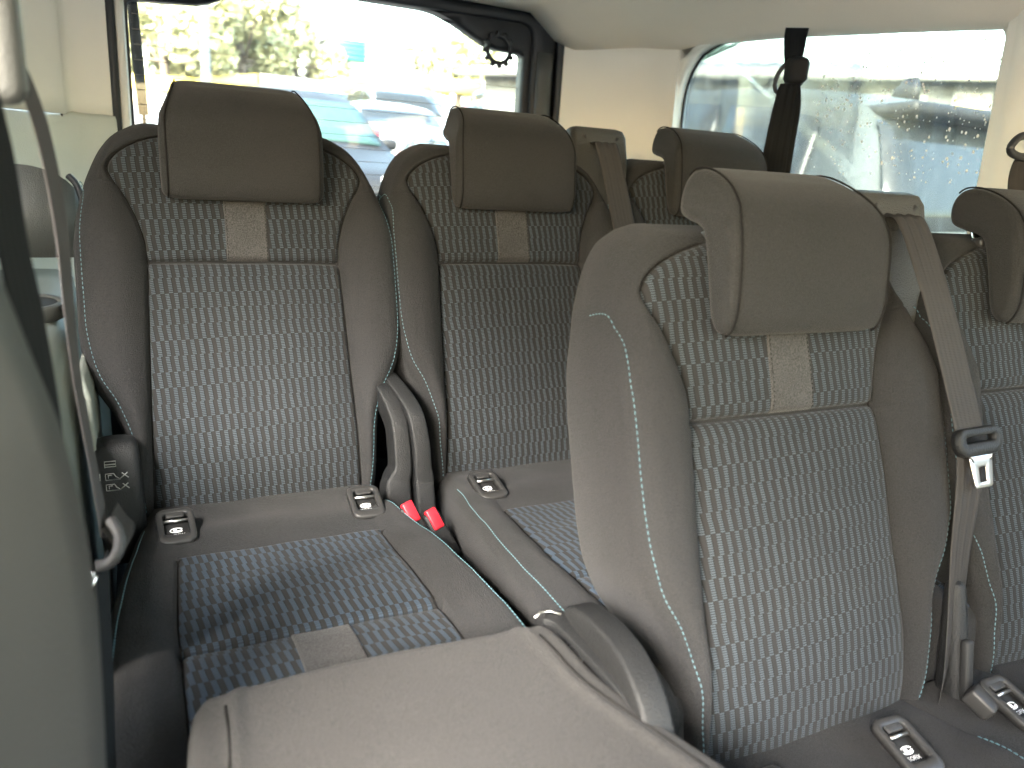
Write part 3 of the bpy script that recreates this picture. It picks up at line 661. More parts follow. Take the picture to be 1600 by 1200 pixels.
def tongue_mesh():
    # oval plastic handle with a slot; local x = across, z = up, y = back
    inn = [(x, y+.0045) for x, y in rrect(.049, .007, .003, 6)]; out = []
    for (x, y) in rrect(.074, .031, .0145, 6): out.append((x, y*(1.0)+(.003)+(-.004*(1-abs(x)/.037))))
    h = ringframe('belt_tongue', inn, out, -.005, .005, ax=lambda x, y, z: (x, -z, y), bev=.003)
    # steel blade with window
    bo = [(x*(1.0 if y < 0 else 1.25), y-.031) for x, y in rrect(.030, .036, .004, 5)]
    bi = [(x, y-.0345) for x, y in rrect(.0125, .017, .002, 5)]
    b_ = ringframe('steel_plate', bi, bo, -.0009, .0009, ax=lambda x, y, z: (x, -z-.001, y), bev=.0004)
    wings = [b_]+[x_[0] for x_ in [(tube('w', [(sg*.014, -.001, -.020), (sg*.017, -.001, -.014), (sg*.020, -.001, -.011)], .002, 6), None) for sg in (-1, 1)]]
    return h, wings
tongue_me, plate_me = tongue_mesh()
belt_tower_thing(PD, 'grey belt with oval black handle and silver tongue down the large foreground seat', True)
belt_tower_thing(PB, 'plain grey belt coming out of the tower on the middle rear seat', False)

# hanging belt in front of the side window
hb = thing('hanging_belt', 'dark belt hanging from the ceiling in front of the side window with its pivot loop', 'seat belt', (1.177, 1.252, .321))
def rel(o, *p): return np.array(p)*1.07-np.array(o)
O = (1.177, 1.252, .321)
KB = 1.07
xd = np.array([.75, -.66, 0])
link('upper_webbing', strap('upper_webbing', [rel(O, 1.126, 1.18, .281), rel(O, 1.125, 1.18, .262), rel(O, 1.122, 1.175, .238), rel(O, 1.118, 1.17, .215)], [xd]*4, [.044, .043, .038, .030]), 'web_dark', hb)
lp = [rel(O, 1.118+.026*math.cos(t)*.75, 1.17-.026*math.cos(t)*.66, .195+.030*math.sin(t)+.012*math.cos(t)) for t in np.linspace(0, 2*math.pi, 20)[:-1]]
link('pivot_loop', tube('pivot_loop', lp, .0048, 8, True), 'black', hb)
link('pivot_cover', loft('pivot_cover', [[rel(O, 1.118, 1.162, .205)+np.array([.75*a_, -.66*a_, b_])+np.array([0, d_, 0]) for a_, b_ in rrect(.036*s_, .052*s_, .012*s_, 5)] for d_, s_ in ((-.016, .6), (-.014, .9), (-.006, 1), (.004, .95))]), 'plastic', hb)
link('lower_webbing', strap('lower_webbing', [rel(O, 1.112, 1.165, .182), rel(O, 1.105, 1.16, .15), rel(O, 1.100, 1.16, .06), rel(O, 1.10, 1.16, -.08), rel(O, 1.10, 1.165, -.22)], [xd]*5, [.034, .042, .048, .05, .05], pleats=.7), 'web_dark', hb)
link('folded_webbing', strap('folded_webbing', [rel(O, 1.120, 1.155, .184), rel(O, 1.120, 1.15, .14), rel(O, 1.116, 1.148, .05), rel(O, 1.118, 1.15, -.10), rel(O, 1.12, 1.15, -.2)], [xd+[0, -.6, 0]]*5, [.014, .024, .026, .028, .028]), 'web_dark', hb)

# ------------------------------------------------------------------ van cabin shell
van = thing('van_cabin', 'cream trimmed rear cabin of a van with black framed tailgate and side window', 'van', (.5, 1.0, -.95))
vo = np.array((.5, 1.0, -.95))
def vpart(name, me, mat, parent=None):
    o = link(name, me, mat, parent or van)
    if parent is None: o.location = tuple(-vo)
    return o
# tailgate: seal, inner trim, opaque glass border, glass
def loopx(pts, r, n_=5):
    """round the corners of a polygon"""
    out = []; N = len(pts)
    for i in range(N):
        p0, p, p1 = map(np.array, (pts[i-1], pts[i], pts[(i+1) % N])); ri = r[i] if isinstance(r, (list, tuple)) else r
        d0 = (p0-p)/np.linalg.norm(p0-p); d1 = (p1-p)/np.linalg.norm(p1-p)
        a_ = p+d0*ri; b_ = p+d1*ri
        for k in range(n_+1): t = k/n_; out.append(tuple((1-t)**2*a_+2*t*(1-t)*p+t*t*b_))
    return out
YR = 1.90
axr = lambda x, z, d: (x, YR-d, z)
outer = loopx([(-.030, -.95), (1.022, -.95), (1.022, .395), (-.030, .395)], [.05, .05, .075, .075])
mid1 = loopx([(-.012, -.94), (1.004, -.94), (1.004, .377), (-.012, .377)], [.05, .05, .062, .062])
mid2 = loopx([(.006, -.15), (.942, -.15), (.942, .350), (.006, .350)], [.03, .03, .04, .04])
# same number of points for the glass opening with its stepped top corners
op8 = [(.012, -.12), (.925, -.12), (.925, .280), (.835, .284), (.785, .306), (.690, .350), (.265, .352), (.170, .292), (.012, .283)]
openg = loopx(op8, [.02, .02, .012, .02, .04, .05, .05, .04, .014], 5)
mid2b = loopx([(.000, -.16), (.950, -.16), (.950, .362), (.87, .3621), (.775, .362), (.640, .3621), (.315, .362), (.10, .3621), (.000, .362)], [.001]*9, 5)
vpart('tailgate_seal', ringframe('tailgate_seal', mid1, outer, -.02, .022, axr, .006), 'black')
vpart('tailgate_trim', ringframe('tailgate_trim', mid2, mid1, -.05, .006, axr, .004), 'darktrim_rear' if False else 'black')
gb = vpart('glass_border', ringframe('glass_border', openg, mid2b, -.055, -.012, axr, .002), 'black')
tgt = vpart('tailgate_side_trim', sheet('tailgate_side_trim', [[(x, YR-.010-dy, z) for x, dy in ((.950, .0), (.956, .008), (.975, .012), (.99, .010), (.996, .0))] for z in np.linspace(-.4, .285, 14)], .006), 'darktrim')
vpart('tailgate_side_trim', sheet('tailgate_side_trim', [[(x, YR-.010-dy, z) for x, dy in ((-.014, .0), (-.010, .006), (-.005, .009), (.002, .008), (.006, .0))] for z in np.linspace(-.4, .29, 14)], .006), 'cream')
# glass
gp = [(x, YR+.045, z) for x, z in rrect(.93, .56, .03, 4)]
vpart('rear_glass', mesh('rear_glass', [(x+.478, YR+.046, z+.09) for x, z in rrect(.93, .56, .03, 4)]+[(x+.478, YR+.050, z+.09) for x, z in rrect(.93, .56, .03, 4)], [tuple(range(20)), tuple(range(39, 19, -1))]+[(k, (k+1) % 20, (k+1) % 20+20, k+20) for k in range(20)], None, False), 'glass')
for z in np.arange(-.10, .34, .03): vpart('defroster_line', tube('defroster_line', [(.02, YR+.044, z), (.935, YR+.044, z)], .0006, 4), 'cable')
vpart('tailgate_panel', sheet('tailgate_panel', [[(x, YR-.02+dy, z) for x in np.linspace(-.42, 1.28, 8)] for z, dy in ((-.9, .02), (-.5, .0), (-.2, -.02), (-.15, -.02), (-.125, -.01), (-.12, .05))], .01), 'black')
wp = thing('rear_wiper', 'black rear wiper standing upright at the left edge of the rear window', 'wiper', (.0315, YR+.075, .05))
link('wiper_blade', tube('wiper_blade', [(-.010, .0, .27), (-.005, 0, .12), (.0, 0, .01)], [.011, .0125, .010], 6), 'wiper', wp)
link('wiper_arm', tube('wiper_arm', [(.0, .006, .02), (.003, .01, -.16)], .0035, 6), 'wiper', wp)
# toothed ring stuck at the upper corner of the glass
ring = []
for k in range(96):
    an = 2*math.pi*k/96; rr = .036+(.007 if (k % 8) < 4 else 0); ring.append((rr*math.cos(an), rr*math.sin(an)))
inr = [(.027*math.cos(2*math.pi*k/96), .027*math.sin(2*math.pi*k/96)) for k in range(96)]
tr = link('toothed_ring', ringframe('toothed_ring', inr, ring, -.004, .004, lambda x, y, z: (x, -z, y), .001), 'black', None, (.848, YR+.004, .281))
tag(tr, 'small black toothed ring at the upper right corner of the rear window', 'ring')

# rear corner pillars
def wall(name, plan, zs, mat, T=.006, dx=None):
    pl = spline([(*p,) for p in plan], 5); P = [[(x+(dx(z) if dx else 0)*1.0, y, z) for x, y in pl] for z in zs]
    return vpart(name, sheet(name, P, T), mat)
lean = lambda z: -.10*max(0, z-.05)
wall('rear_pillar_trim', [(1.020, 1.885), (1.045, 1.882), (1.085, 1.868), (1.135, 1.840), (1.185, 1.800), (1.222, 1.755), (1.243, 1.712), (1.252, 1.690)], np.linspace(-.35, .335, 16), 'cream', -.006, lambda z: -.02*max(0, z))
wall('rear_pillar_trim', [(-.026, 1.885), (-.06, 1.880), (-.10, 1.868), (-.115, 1.850), (-.118, 1.835), (-.15, 1.80), (-.20, 1.745), (-.26, 1.65), (-.30, 1.5)], np.linspace(.045, .42, 12), 'cream')
vpart('pillar_joint', tube('pillar_joint', [(-.118, 1.833, z) for z in (.04, .2, .40)], .0022, 5), 'seam')
vpart('pillar_joint', tube('pillar_joint', spline([(1.020, 1.878, .333), (1.085, 1.861, .333), (1.15, 1.82, .33), (1.20, 1.775, .326), (1.232, 1.712, .318)], 5), .0014, 5), 'seam')
# right wall with its window: plate between the opening and the outline
XW = 1.255
axw = lambda y, z, d: (XW-d-.03*max(0, z+.1), y, z)
win = loopx([(1.702, -.16), (.838, -.16), (.856, .268), (1.34, .318), (1.565, .330), (1.695, .268)], [.05, .05, .04, .10, .14, .10], 6)
wout = loopx([(1.715, -.98), (.30, -.98), (.30, .285), (1.34, .345), (1.60, .350), (1.715, .345)], [.01, .01, .01, .01, .01, .01], 6)
vpart('side_wall_trim', ringframe('side_wall_trim', win, wout, -.03, .0, axw, .004), 'cream')
winb = [(y*1.0+(1.28-y)*.009, z+(.08-z)*.009) for y, z in win]
sw = vpart('side_window_seal', ringframe('side_window_seal', winb, win, -.034, -.028, axw, .001), 'black')
gl = [(XW+.032-.03*max(0, z+.1), y, z) for y, z in win]
Ng = len(gl)
vpart('side_window_glass', mesh('side_window_glass', gl+[(x+.004, y, z) for x, y, z in gl], [tuple(range(Ng)), tuple(range(2*Ng-1, Ng-1, -1))]+[(k, (k+1) % Ng, (k+1) % Ng+Ng, k+Ng) for k in range(Ng)], None, False), 'glass_side')
dr_ = np.random.RandomState(5); it = []
V = []; F = []
for i in range(420):
    y = .86+.40*dr_.rand()**1.2; z = .02+.24*dr_.rand()**.8; r_ = .0009+.0019*dr_.rand()**2.5; st = len(V); x = XW+.030-.03*max(0, z+.1)
    V.append((x-r_*.5, y, z))
    for k in range(6): V.append((x, y+r_*math.cos(k*math.pi/3), z+r_*1.25*math.sin(k*math.pi/3)))
    F += [(st, st+1+k, st+1+(k+1) % 6) for k in range(6)]
wd_ = vpart('water_drops', mesh('water_drops', V, F), 'drop'); wd_['kind'] = 'stuff'
# forward pillar of the side window bulges inwards
wall('side_pillar_trim', [(1.250, .845), (1.240, .825), (1.225, .80), (1.215, .76), (1.215, .70), (1.22, .5)], np.linspace(-.5, .30, 14), 'cream', -.006, lambda z: -.04*max(0, z))
# ceiling with a rolled edge
cross = spline([(-.33, .30), (-.29, .365), (-.20, .405), (0, .425), (.5, .435), (1.0, .424), (1.12, .408), (1.18, .385), (1.222, .352), (1.245, .334), (1.262, .330)], 5)
Yc = np.linspace(-2.0, 1.885, 60)
def zc(y, z): return z-.035*max(0, (y-1.55)/.33)**2*(1 if z > .3 else .3)-.012*max(0, (.9-y))
def drop(x, y, z):
    return drop1(x, y, z)+np.interp(y, [-2, .3, .86, 1.34, 1.55, 1.88], [.10, .085, .055, .012, .0, 0])*min(1, max(0, (x-.9)/.33))**2
def drop1(x, y, z):
    t = min(1, max(0, (abs(x-.5)-.455)/.065)); t = t*t*(3-2*t); k = min(1, max(0, (y-1.40)/.485))**1.4; return t*k*max(0, z-.025*max(0, (y-1.55)/.33)**2-.012*max(0, .9-y)-.328)
vpart('headliner', sheet('headliner', [[(x, y, zc(y, z)-drop(x, y, z)+.0025*math.sin(y*5)*math.sin(x*4)) for x, z in cross] for y in Yc], .02), 'liner')
# lower side trim on the right and luggage sides
vpart('side_lower_trim', sheet('side_lower_trim', [[(x, y, z) for x, z in ((1.235, -.17), (1.20, -.20), (1.19, -.4), (1.19, -.95))] for y in np.linspace(.3, 1.88, 10)], .006), 'darktrim')
# left side: rear panel, ledge with cup holder and arch, inner face
zsL = spline([(-.026, 1.885, .045), (-.03, 1.87, .01), (-.035, 1.84, -.08), (-.05, 1.80, -.2)], 4)
plan = spline([(-.026, 1.888), (-.06, 1.882), (-.10, 1.868), (-.16, 1.82), (-.22, 1.74), (-.28, 1.6), (-.31, 1.4)], 4)
rows = []
for z, k in ((.048, 0), (.04, .012), (0, .018), (-.08, .03), (-.15, .06), (-.20, .11), (-.23, .17), (-.25, .24)):
    rows.append([(x+k*.25, y-k*1.3, z) for x, y in plan])
vpart('luggage_side_trim', sheet('luggage_side_trim', rows, -.006), 'greentrim')
ledge = [[(x, y, z) for x, z in ((-.34, -.205), (-.20, -.215), (-.13, -.225), (-.105, -.235), (-.092, -.26), (-.082, -.34), (-.078, -.60), (-.075, -.95))] for y in np.linspace(.62, 1.90, 28)]
lt = vpart('wheel_arch_trim', sheet('wheel_arch_trim', ledge, .006), 'gaptrim')
cup = [(.034*math.cos(t)-.135, 1.19+.052*math.sin(t)) for t in np.linspace(0, 2*math.pi, 29)[:-1]]
cup2 = [(-.135+(x+.135)*1.25, 1.19+(y-1.19)*1.2) for x, y in cup]
ch = vpart('cup_holder', ringframe('cup_holder', cup, cup2, -.232, -.212, lambda x, y, z: (x, y, z), .003), 'darktrim')
link('cup_well', mesh('cup_well', [(x, y, -.2155) for x, y in cup], [tuple(range(28))], None, False), 'dark', ch)
# dark recess in the rear side panel
arc = [(-.165+.085*math.cos(t), 1.545-.02*math.sin(t), -.105+.06*math.sin(t)) for t in np.linspace(0, math.pi, 15)]
vpart('side_recess', sheet('side_recess', [[(p[0], p[1]-.07*0-.03, p[2]) for p in arc], [(p[0]*1.0, p[1]-.06, -.19) for p in arc]], .004), 'darktrim')
vpart('pull_strap', tube('pull_strap', spline([(-.095, 1.50, -.06), (-.083, 1.49, -.075), (-.075, 1.47, -.11), (-.078, 1.44, -.16), (-.072, 1.42, -.20), (-.07, 1.40, -.26)], 4), .0055, 8), 'black')
vpart('seat_gap_trim', sheet('seat_gap_trim', [[(x, y, z) for y in np.linspace(1.0, 1.16, 8)] for x, z in ((-.074, -.27), (-.066, -.30), (-.062, -.45), (-.06, -.6))], .005), 'gaptrim')
# front of the cabin, behind the photographer
vpart('front_side_wall', sheet('front_side_wall', [[(-.34, y, z) for y in np.linspace(-2.0, -.55, 6)] for z in np.linspace(-.95, .34, 6)], .01), 'greentrim')
vpart('front_side_wall', sheet('front_side_wall', [[(1.27, y, z) for y in np.linspace(-2.0, .31, 6)] for z in np.linspace(-.95, -.12, 6)], .01), 'greentrim')
vpart('front_roof_pillar', sheet('front_roof_pillar', [[(1.27, y, z) for y in (-.55, -.4)] for z in np.linspace(-.13, .34, 4)], .02), 'cream')
vpart('dashboard_wall', sheet('dashboard_wall', [[(x, -2.0, z) for x in np.linspace(-.34, 1.27, 6)] for z in np.linspace(-.95, -.05, 6)], .01), 'black')
# floor
vpart('cabin_floor', sheet('cabin_floor', [[(x, y, -.93) for x in np.linspace(-.35, 1.26, 4)] for y in np.linspace(-2.0, 1.9, 6)], .02, False), 'carpet')
vpart('seat_plinth', rbox('seat_plinth', (1.24, .50, .34), .03, 3, (.56, .95, -.76)), 'plastic')
vpart('seat_plinth', rbox('seat_plinth', (1.24, .30, .26), .03, 3, (.58, .33, -.80)), 'plastic')
# left wall ahead of the ledge, behind the door opening
vpart('door_pillar_wall', sheet('door_pillar_wall', [[(-.36, y, z) for y in np.linspace(.55, 1.95, 6)] for z in np.linspace(-.95, .34, 6)], .01), 'cream')

# near pillar trim at the left edge of the frame
pe = [(.16, -.085), (.05, -.078), (-.03, -.068), (-.067, -.062), (-.11, -.052), (-.16, -.041), (-.239, -.034), (-.31, -.0345), (-.40, -.038), (-.55, -.045), (-.8, -.05)]
rows = []
for z, x in [tuple(q) for q in spline(pe, 4)]:
    k = .93
    rows.append([((x-s_)*k, y_*k, z*k) for s_, y_ in ((.20, .12), (.15, .20), (.10, .29), (.06, .36), (.03, .405), (.01, .435), (.0, .452), (.004, .475), (.03, .50), (.10, .53), (.22, .55))])
rows = [r for r in rows if r[0][2] < -.03]
nearp = vpart('door_pillar_trim', sheet('door_pillar_trim', rows, -.005), 'neartrim')

# the near left belt
lb = thing('door_side_belt', 'out of focus pale belt hanging edge on along the left side with its buckle', 'seat belt', (-.10, .62, .05))
O = (-.10, .62, .05)
def Pn(px, py, Y):       # builder's own working: a point on the ray of a sight line, at lateral plane Y
    r_ = cF+cR*(px-800)/FPX-cU*(py-600)/FPX; return np.array(r_)*Y/r_.y
def r2(px, py, Y): return Pn(px, py, Y)-np.array(O)
pw = [(8, 70, .56), (40, 130, .58), (70, 220, .60), (95, 350, .62), (108, 480, .63), (122, 600, .64), (146, 730, .64), (166, 840, .63)]
link('pale_webbing', strap('pale_webbing', [r2(*q) for q in pw], [Pn(*q)/q[2]+np.array((e_, 0, 0)) for q, e_ in zip(pw, (.3, .26, .24, .2, .18, .14, .14, .2))], [.03, .034, .036, .04, .04, .04, .04, .038]), 'web_pale', lb)
link('dark_webbing', strap('dark_webbing', [r2(-30, 120, .5), r2(0, 250, .5), r2(20, 380, .50), r2(45, 500, .50), r2(70, 650, .50), r2(95, 800, .51), r2(120, 950, .52)], [(.33, 1, 0)]*7, [.03, .032, .034, .036, .038, .03, .03]), 'web_dark', lb)
link('pivot_loop', tube('pivot_loop', [r2(x, y, .56) for x, y in ((-30, 60), (-10, 62), (10, 66), (18, 82), (8, 98), (-15, 104), (-35, 100))], .004, 8), 'chrome', lb)
link('pivot_cover', rbox('pivot_cover', (.04, .03, .07), .01, 3, tuple(r2(-28, 60, .56))), 'darktrim', lb)
link('belt_tongue', tube('belt_tongue', spline([r2(150, 885, .60), r2(170, 880, .60), r2(184, 862, .60), r2(186, 835, .61), r2(172, 812, .62)], 5), [.0045]*21, 8), 'plastic_mid', lb)
link('webbing_roll', strap('webbing_roll', [r2(172, 806, .63), r2(186, 826, .63), r2(198, 840, .625), r2(196, 856, .62), r2(182, 862, .62)], [(.3, .9, .2)]*5, [.035]*5), 'web', lb)
link('steel_plate', tube('steel_plate', [r2(146, 893, .58), r2(139, 915, .58), r2(143, 925, .58), r2(150, 900, .58)], .0014, 6), 'chrome', lb)
link('lower_webbing', strap('lower_webbing', [r2(160, 880, .61), r2(164, 980, .58), r2(168, 1080, .55), r2(172, 1230, .5)], [(.15, 1, 0)]*4, [.045]*4), 'web_dark', lb)

# belt and pivot at the right edge
rb_ = thing('pillar_belt', 'grey belt with black pivot on the pillar at the right edge of the view', 'seat belt', (1.13, .70, .09))
O = (1.13, .70, .09)
def r3(px, py, Y): return Pn(px, py, Y)-np.array(O)
link('pivot_loop', tube('pivot_loop', spline([r3(1640, 215, .72), r3(1600, 212, .72), r3(1582, 225, .72), r3(1580, 238, .72), r3(1600, 246, .72), r3(1640, 246, .72)], 4), .0055, 8), 'black', rb_)
link('webbing', strap('webbing', [r3(1612, 240, .72), r3(1604, 262, .72), r3(1600, 300, .72), r3(1600, 400, .72)], [(.8, -.5, 0)]*4, [.034, .042, .046, .046]), 'web', rb_)

# ------------------------------------------------------------------ outside
def slope(y, x=0): return GZ+.045*min(5, max(0, y-3))+.07*min(52, max(0, y-8))+.09*min(30, max(0, x))*min(1, max(0, (y-8)/15))
def struct(name, me, mat):
    o = link(name, me, mat); o['kind'] = 'structure'; return o
M['asphalt'] = simple('asphalt', (.065, .065, .065), .9, .25, .6, .4, 40, fine=.2, bd=.01)
M['leaf_y'] = simple('yellow_green_foliage', (.34, .34, .19), .7, .3, 2.)
M['leaf_p'] = simple('pale_foliage', (.42, .43, .29), .7, .2, 2.)
M['leaf_g'] = simple('green_foliage', (.14, .165, .08), .7, .3, 2.)
M['bark'] = simple('bark', (.10, .08, .06), .9, .2, 8)
M['yellow'] = simple('yellow_hoarding', (.42, .33, .06), .6, .1, 1)
M['paleclad'] = simple('pale_cladding', (.15, .155, .14), .6, .1, .5)
M['greybrick'] = simple('grey_wall', (.085, .09, .082), .8, .15, 1.5)
M['roofsheet'] = simple('weathered_roof_sheet', (.15, .15, .135), .6, .15, 1.2)
M['teal'] = simple('teal_door', (.02, .20, .14), .5, .05, 1)
M['pole'] = simple('galvanised_pole', (.14, .155, .16), .5, .1, 2)
M['carwhite'] = simple('white_car_paint', (.20, .203, .207), .25, .02, 1, coat=.6)
M['carsilver'] = simple('silver_car_paint', (.11, .115, .125), .4, .03, 1, metal=.3, coat=.2)
M['cargrey'] = simple('dusty_grey_car_paint', (.034, .039, .039), .6, .15, 2, spec=.15)
M['carblack'] = simple('black_car_paint', (.010, .010, .011), .5, .03, 1, spec=.2)
M['carred'] = simple('red_car_paint', (.5, .03, .03), .25, .03, 1, coat=.6)
M['carblue'] = simple('pale_blue_car_paint', (.25, .33, .42), .25, .03, 1, coat=.6)
M['carglass'] = simple('dark_car_glass', (.012, .0135, .0135), .1, .05, 1, spec=.3)
M['tealglass'] = simple('green_tinted_windscreen', (.022, .045, .042), .3, .05, 1, spec=.12)
M['tyre'] = simple('tyre_rubber', (.02, .02, .02), .8)
M['lamp_red'] = simple('red_tail_lamp', (.6, .02, .03), .2, .05, 5, coat=.5)
M['lamp_clear'] = simple('clear_lamp', (.7, .7, .7), .1, .05, 5, coat=.5)
gp = [[(x, y, slope(y, x)) for x in (-400, -60, -20, 0, 5, 10, 20, 30, 80, 400)] for y in (-300, -20, 0, 3, 8, 12, 16, 20, 23, 40, 60, 100, 500)]
struct('ground', grid('ground', gp, None, False), 'asphalt')

def car_mesh(L=4.4, W=1.78, H=1.46, kind='hatch'):
    """returns body, glass meshes; nose to -y; lofted from side outline sections"""
    # roof/body height along the length
    if kind == 'suv': top = [(0, .78), (.05, .95), (.25, 1.02), (.30, 1.06), (.40, 1.50), (.50, H), (.62, H), (.74, H-.03), (.84, H-.09), (.92, H-.17), (.955, H-.26), (.985, 1.12), (1, .8)]
    else: top = [(0, .62), (.04, .74), (.22, .88), (.28, .93), (.44, 1.36), (.52, H), (.66, H), (.80, H-.10), (.90, 1.05), (.97, .98), (1, .72)]
    bl = .93 if kind != 'suv' else 1.08        # belt line
    ys = np.linspace(0, 1, 41); tp = np.interp(ys, [t[0] for t in top], [t[1] for t in top]); k = np.array([.25, .5, .25]); tp[1:-1] = np.convolve(tp, k, 'valid')
    rings = []
    for y_, t in zip(ys, tp):
        e_ = min(y_, 1-y_); hw = W/2*(1-.22*max(0, 1-e_/.09)**2)
        roofw = hw*(.96 if t <= bl+.02 else .96-.22*min(1, (t-bl)/(H-bl)))
        bt = min(t, bl); Y = (y_-.5)*L
        sec = [(-hw*.9, .22), (-hw, .40), (-hw, .70), (-hw*.97, bt-.02), (-hw*.955, bt), (-roofw, bt+(t-bt)*.9), (-roofw*.9, t-.02*(t > bl)), (-roofw*.5, t+.01), (0, t+.015)]
        sec = sec+[(-x, z) for x, z in sec[-2::-1]]
        rings.append([(x, Y, z) for x, z in sec])
    body = loft('car_body', rings)
    # wheel wells are dark discs behind the wheels; glass panes follow the cabin
    gl = []
    def T(y_): return float(np.interp(y_, ys, tp))
    y0, y1 = (.30, .93) if kind == 'suv' else (.30, .88)
    for sg in (-1, 1):
        cuts = [(y0+.09, y0+.27), (y0+.285, y0+.46), (y0+.475, y1-.03)]
        for a_, b_ in cuts:
            P = []
            for z_ in np.linspace(0, 1, 5):
                row = []
                for y_ in np.linspace(a_, b_, 8):
                    t = T(y_); zz = bl+.03+(max(t-bl-.13, .02))*z_; rw = W/2*(.955-.205*min(1, (zz-bl)/(H-bl)))
                    row.append((sg*(rw+.012), (y_-.5)*L, zz))
                P.append(row)
            gl.append((sheet('p', P, .004*sg), None))
    def screen(a_, b_):
        P = []
        for y_ in np.linspace(a_, b_, 8):
            t = T(y_); rw = W/2*(.93-.2*max(0, min(1, (t-bl)/(H-bl)))); P.append([(x*rw, (y_-.5)*L, t+.022-.02*abs(x)**4) for x in np.linspace(-.95, .95, 9)])
        return (sheet('p', P, .004), None)
    ws = screen(.29, .45) if kind != 'suv' else screen(.305, .44)
    rs = screen(.83, .93) if kind != 'suv' else screen(.945, .985)
    return body, [g[0] for g in gl], joinmeshes('windscreen', [ws]), joinmeshes('rear_window', [rs]), L, W
def wheel_mesh():
    R_ = [[(x, r*math.cos(a_), r*math.sin(a_)) for a_ in np.linspace(0, 2*math.pi, 25)[:-1]] for x, r in ((-.1, .22), (-.1, .30), (-.07, .325), (.07, .325), (.1, .30), (.1, .22), (.07, .20))]
    rim = [[(x, r*math.cos(a_), r*math.sin(a_)) for a_ in np.linspace(0, 2*math.pi, 25)[:-1]] for x, r in ((-.08, .21), (.085, .21), (.095, .19), (.07, .05))]
    return loft('tyre', R_), loft('rim', rim)
wheel_me, rim_me = wheel_mesh()
CM = {k: car_mesh(*v) for k, v in {'hatch': (4.3, 1.78, 1.48, 'hatch'), 'sedan': (4.6, 1.8, 1.42, 'hatch'), 'suv': (4.7, 1.9, 1.72, 'suv')}.items()}
def car(kind, x, y, rz, paint, label, zoff=0, glassm='carglass', name='parked_car', grp='cars parked in the lot behind'):
    b, sg, ws, rs, L, W = CM[kind]
    r = thing(name, label, 'car', (x, y, slope(y, x)+zoff), (math.radians(2.3) if abs(math.cos(rz)) > .5 and y > 4 else 0, 0, rz), grp)
    for nm, me, mt in (('body', b, paint), *(('side_window', g_, 'carglass') for g_ in sg), ('windscreen', ws, glassm), ('rear_window', rs, 'carglass')):
        me2 = me.copy(); me2.materials.clear(); o = link(nm, me2, mt, r)
    for sx in (-1, 1):
        for sy in (-.31, .31):
            wo = link('wheel', wheel_me, 'tyre', r, (sx*(W/2-.09), sy*L, .32)); link('rim', rim_me, 'metal', wo)
    for sx in (-1, 1):
        link('tail_lamp', rbox('tail_lamp', (.26, .10, .14), .03, 2), 'lamp_red', r, (sx*(W/2-.25), L/2-.07, .83))
        link('headlight', rbox('headlight', (.32, .14, .12), .04, 2), 'lamp_clear', r, (sx*(W/2-.28), -L/2+.12, .66))
        link('door_mirror', rbox('door_mirror', (.18, .10, .12), .04, 2), paint, r, (sx*(W/2+.06), -L*.14, .98))
    return r
# the SUV beside the side window: rear towards -y (turned half round)
suv = car('suv', 3.32, 4.25, math.pi, 'cargrey', 'dusty grey SUV with black spoiler parked close beside the side window', zoff=.12, name='parked_suv', grp=None)
link('rear_spoiler', rbox('rear_spoiler', (1.35, .30, .05), .02, 3), 'carblack', suv, (0, 2.06, 1.50))
link('antenna_fin', loft('antenna_fin', [[(x*s_, y*s_+dy, z) for x, y in rrect(.05, .16, .02, 3)] for z, s_, dy in ((1.60, 1, 0), (1.66, .8, .01), (1.71, .4, .03))]), 'carblack', suv, (0, 1.60, .02))

struct('raised_parking_strip', rbox('raised_parking_strip', (2.5, 5.8, .6), .02, 1, (1.67, 9.5, -1.11)), 'asphalt')
car('hatch', 1.67, 9.4, 0, 'carblack', 'dark car with green tinted windscreen parked right behind the rear window', zoff=-.80-slope(9.4, 1.67), glassm='tealglass')
fleet = [('sedan', 4.5, 10.2, 0, 'carsilver', 'silver saloon to the right of the dark car behind the rear window'),
 ('hatch', 1.2, 14.8, math.pi, 'carwhite', 'white hatchback seen above the leftmost headrest'),
 ('hatch', 4.4, 15.6, math.pi, 'carwhite', 'white hatchback with red tail lamps behind the middle of the rear window'),
 ('sedan', 7.0, 15.6, math.pi, 'carsilver', 'silver saloon seen right of the red tail lamps'),
 ('hatch', 3.2, 19, 0, 'carblue', 'pale blue car in the second line of parked cars'),
 ('suv', 6.0, 19.4, 0, 'carwhite', 'tall white car in the second line of parked cars'),
 ('hatch', 8.8, 19, 0, 'carred', 'red car in the second line of parked cars'),
 ('sedan', 11.4, 19.5, 0, 'carwhite', 'white saloon at the right end of the second line'),
 ('sedan', 5.5, 25.5, 0, 'carwhite', 'white saloon in the farthest line below the yellow hoarding'),
 ('hatch', 8.5, 26, 0, 'carsilver', 'silver hatchback in the farthest line below the yellow hoarding'),
 ('hatch', 12.0, 26, 0, 'carwhite', 'white hatchback at the right of the farthest line'),
 ('sedan', 2.2, 26, 0, 'carwhite', 'white saloon at the left of the farthest line beside the pole')]
for k, x, y, rz, pt, lb_ in fleet: car(k, x, y, rz, pt, lb_)

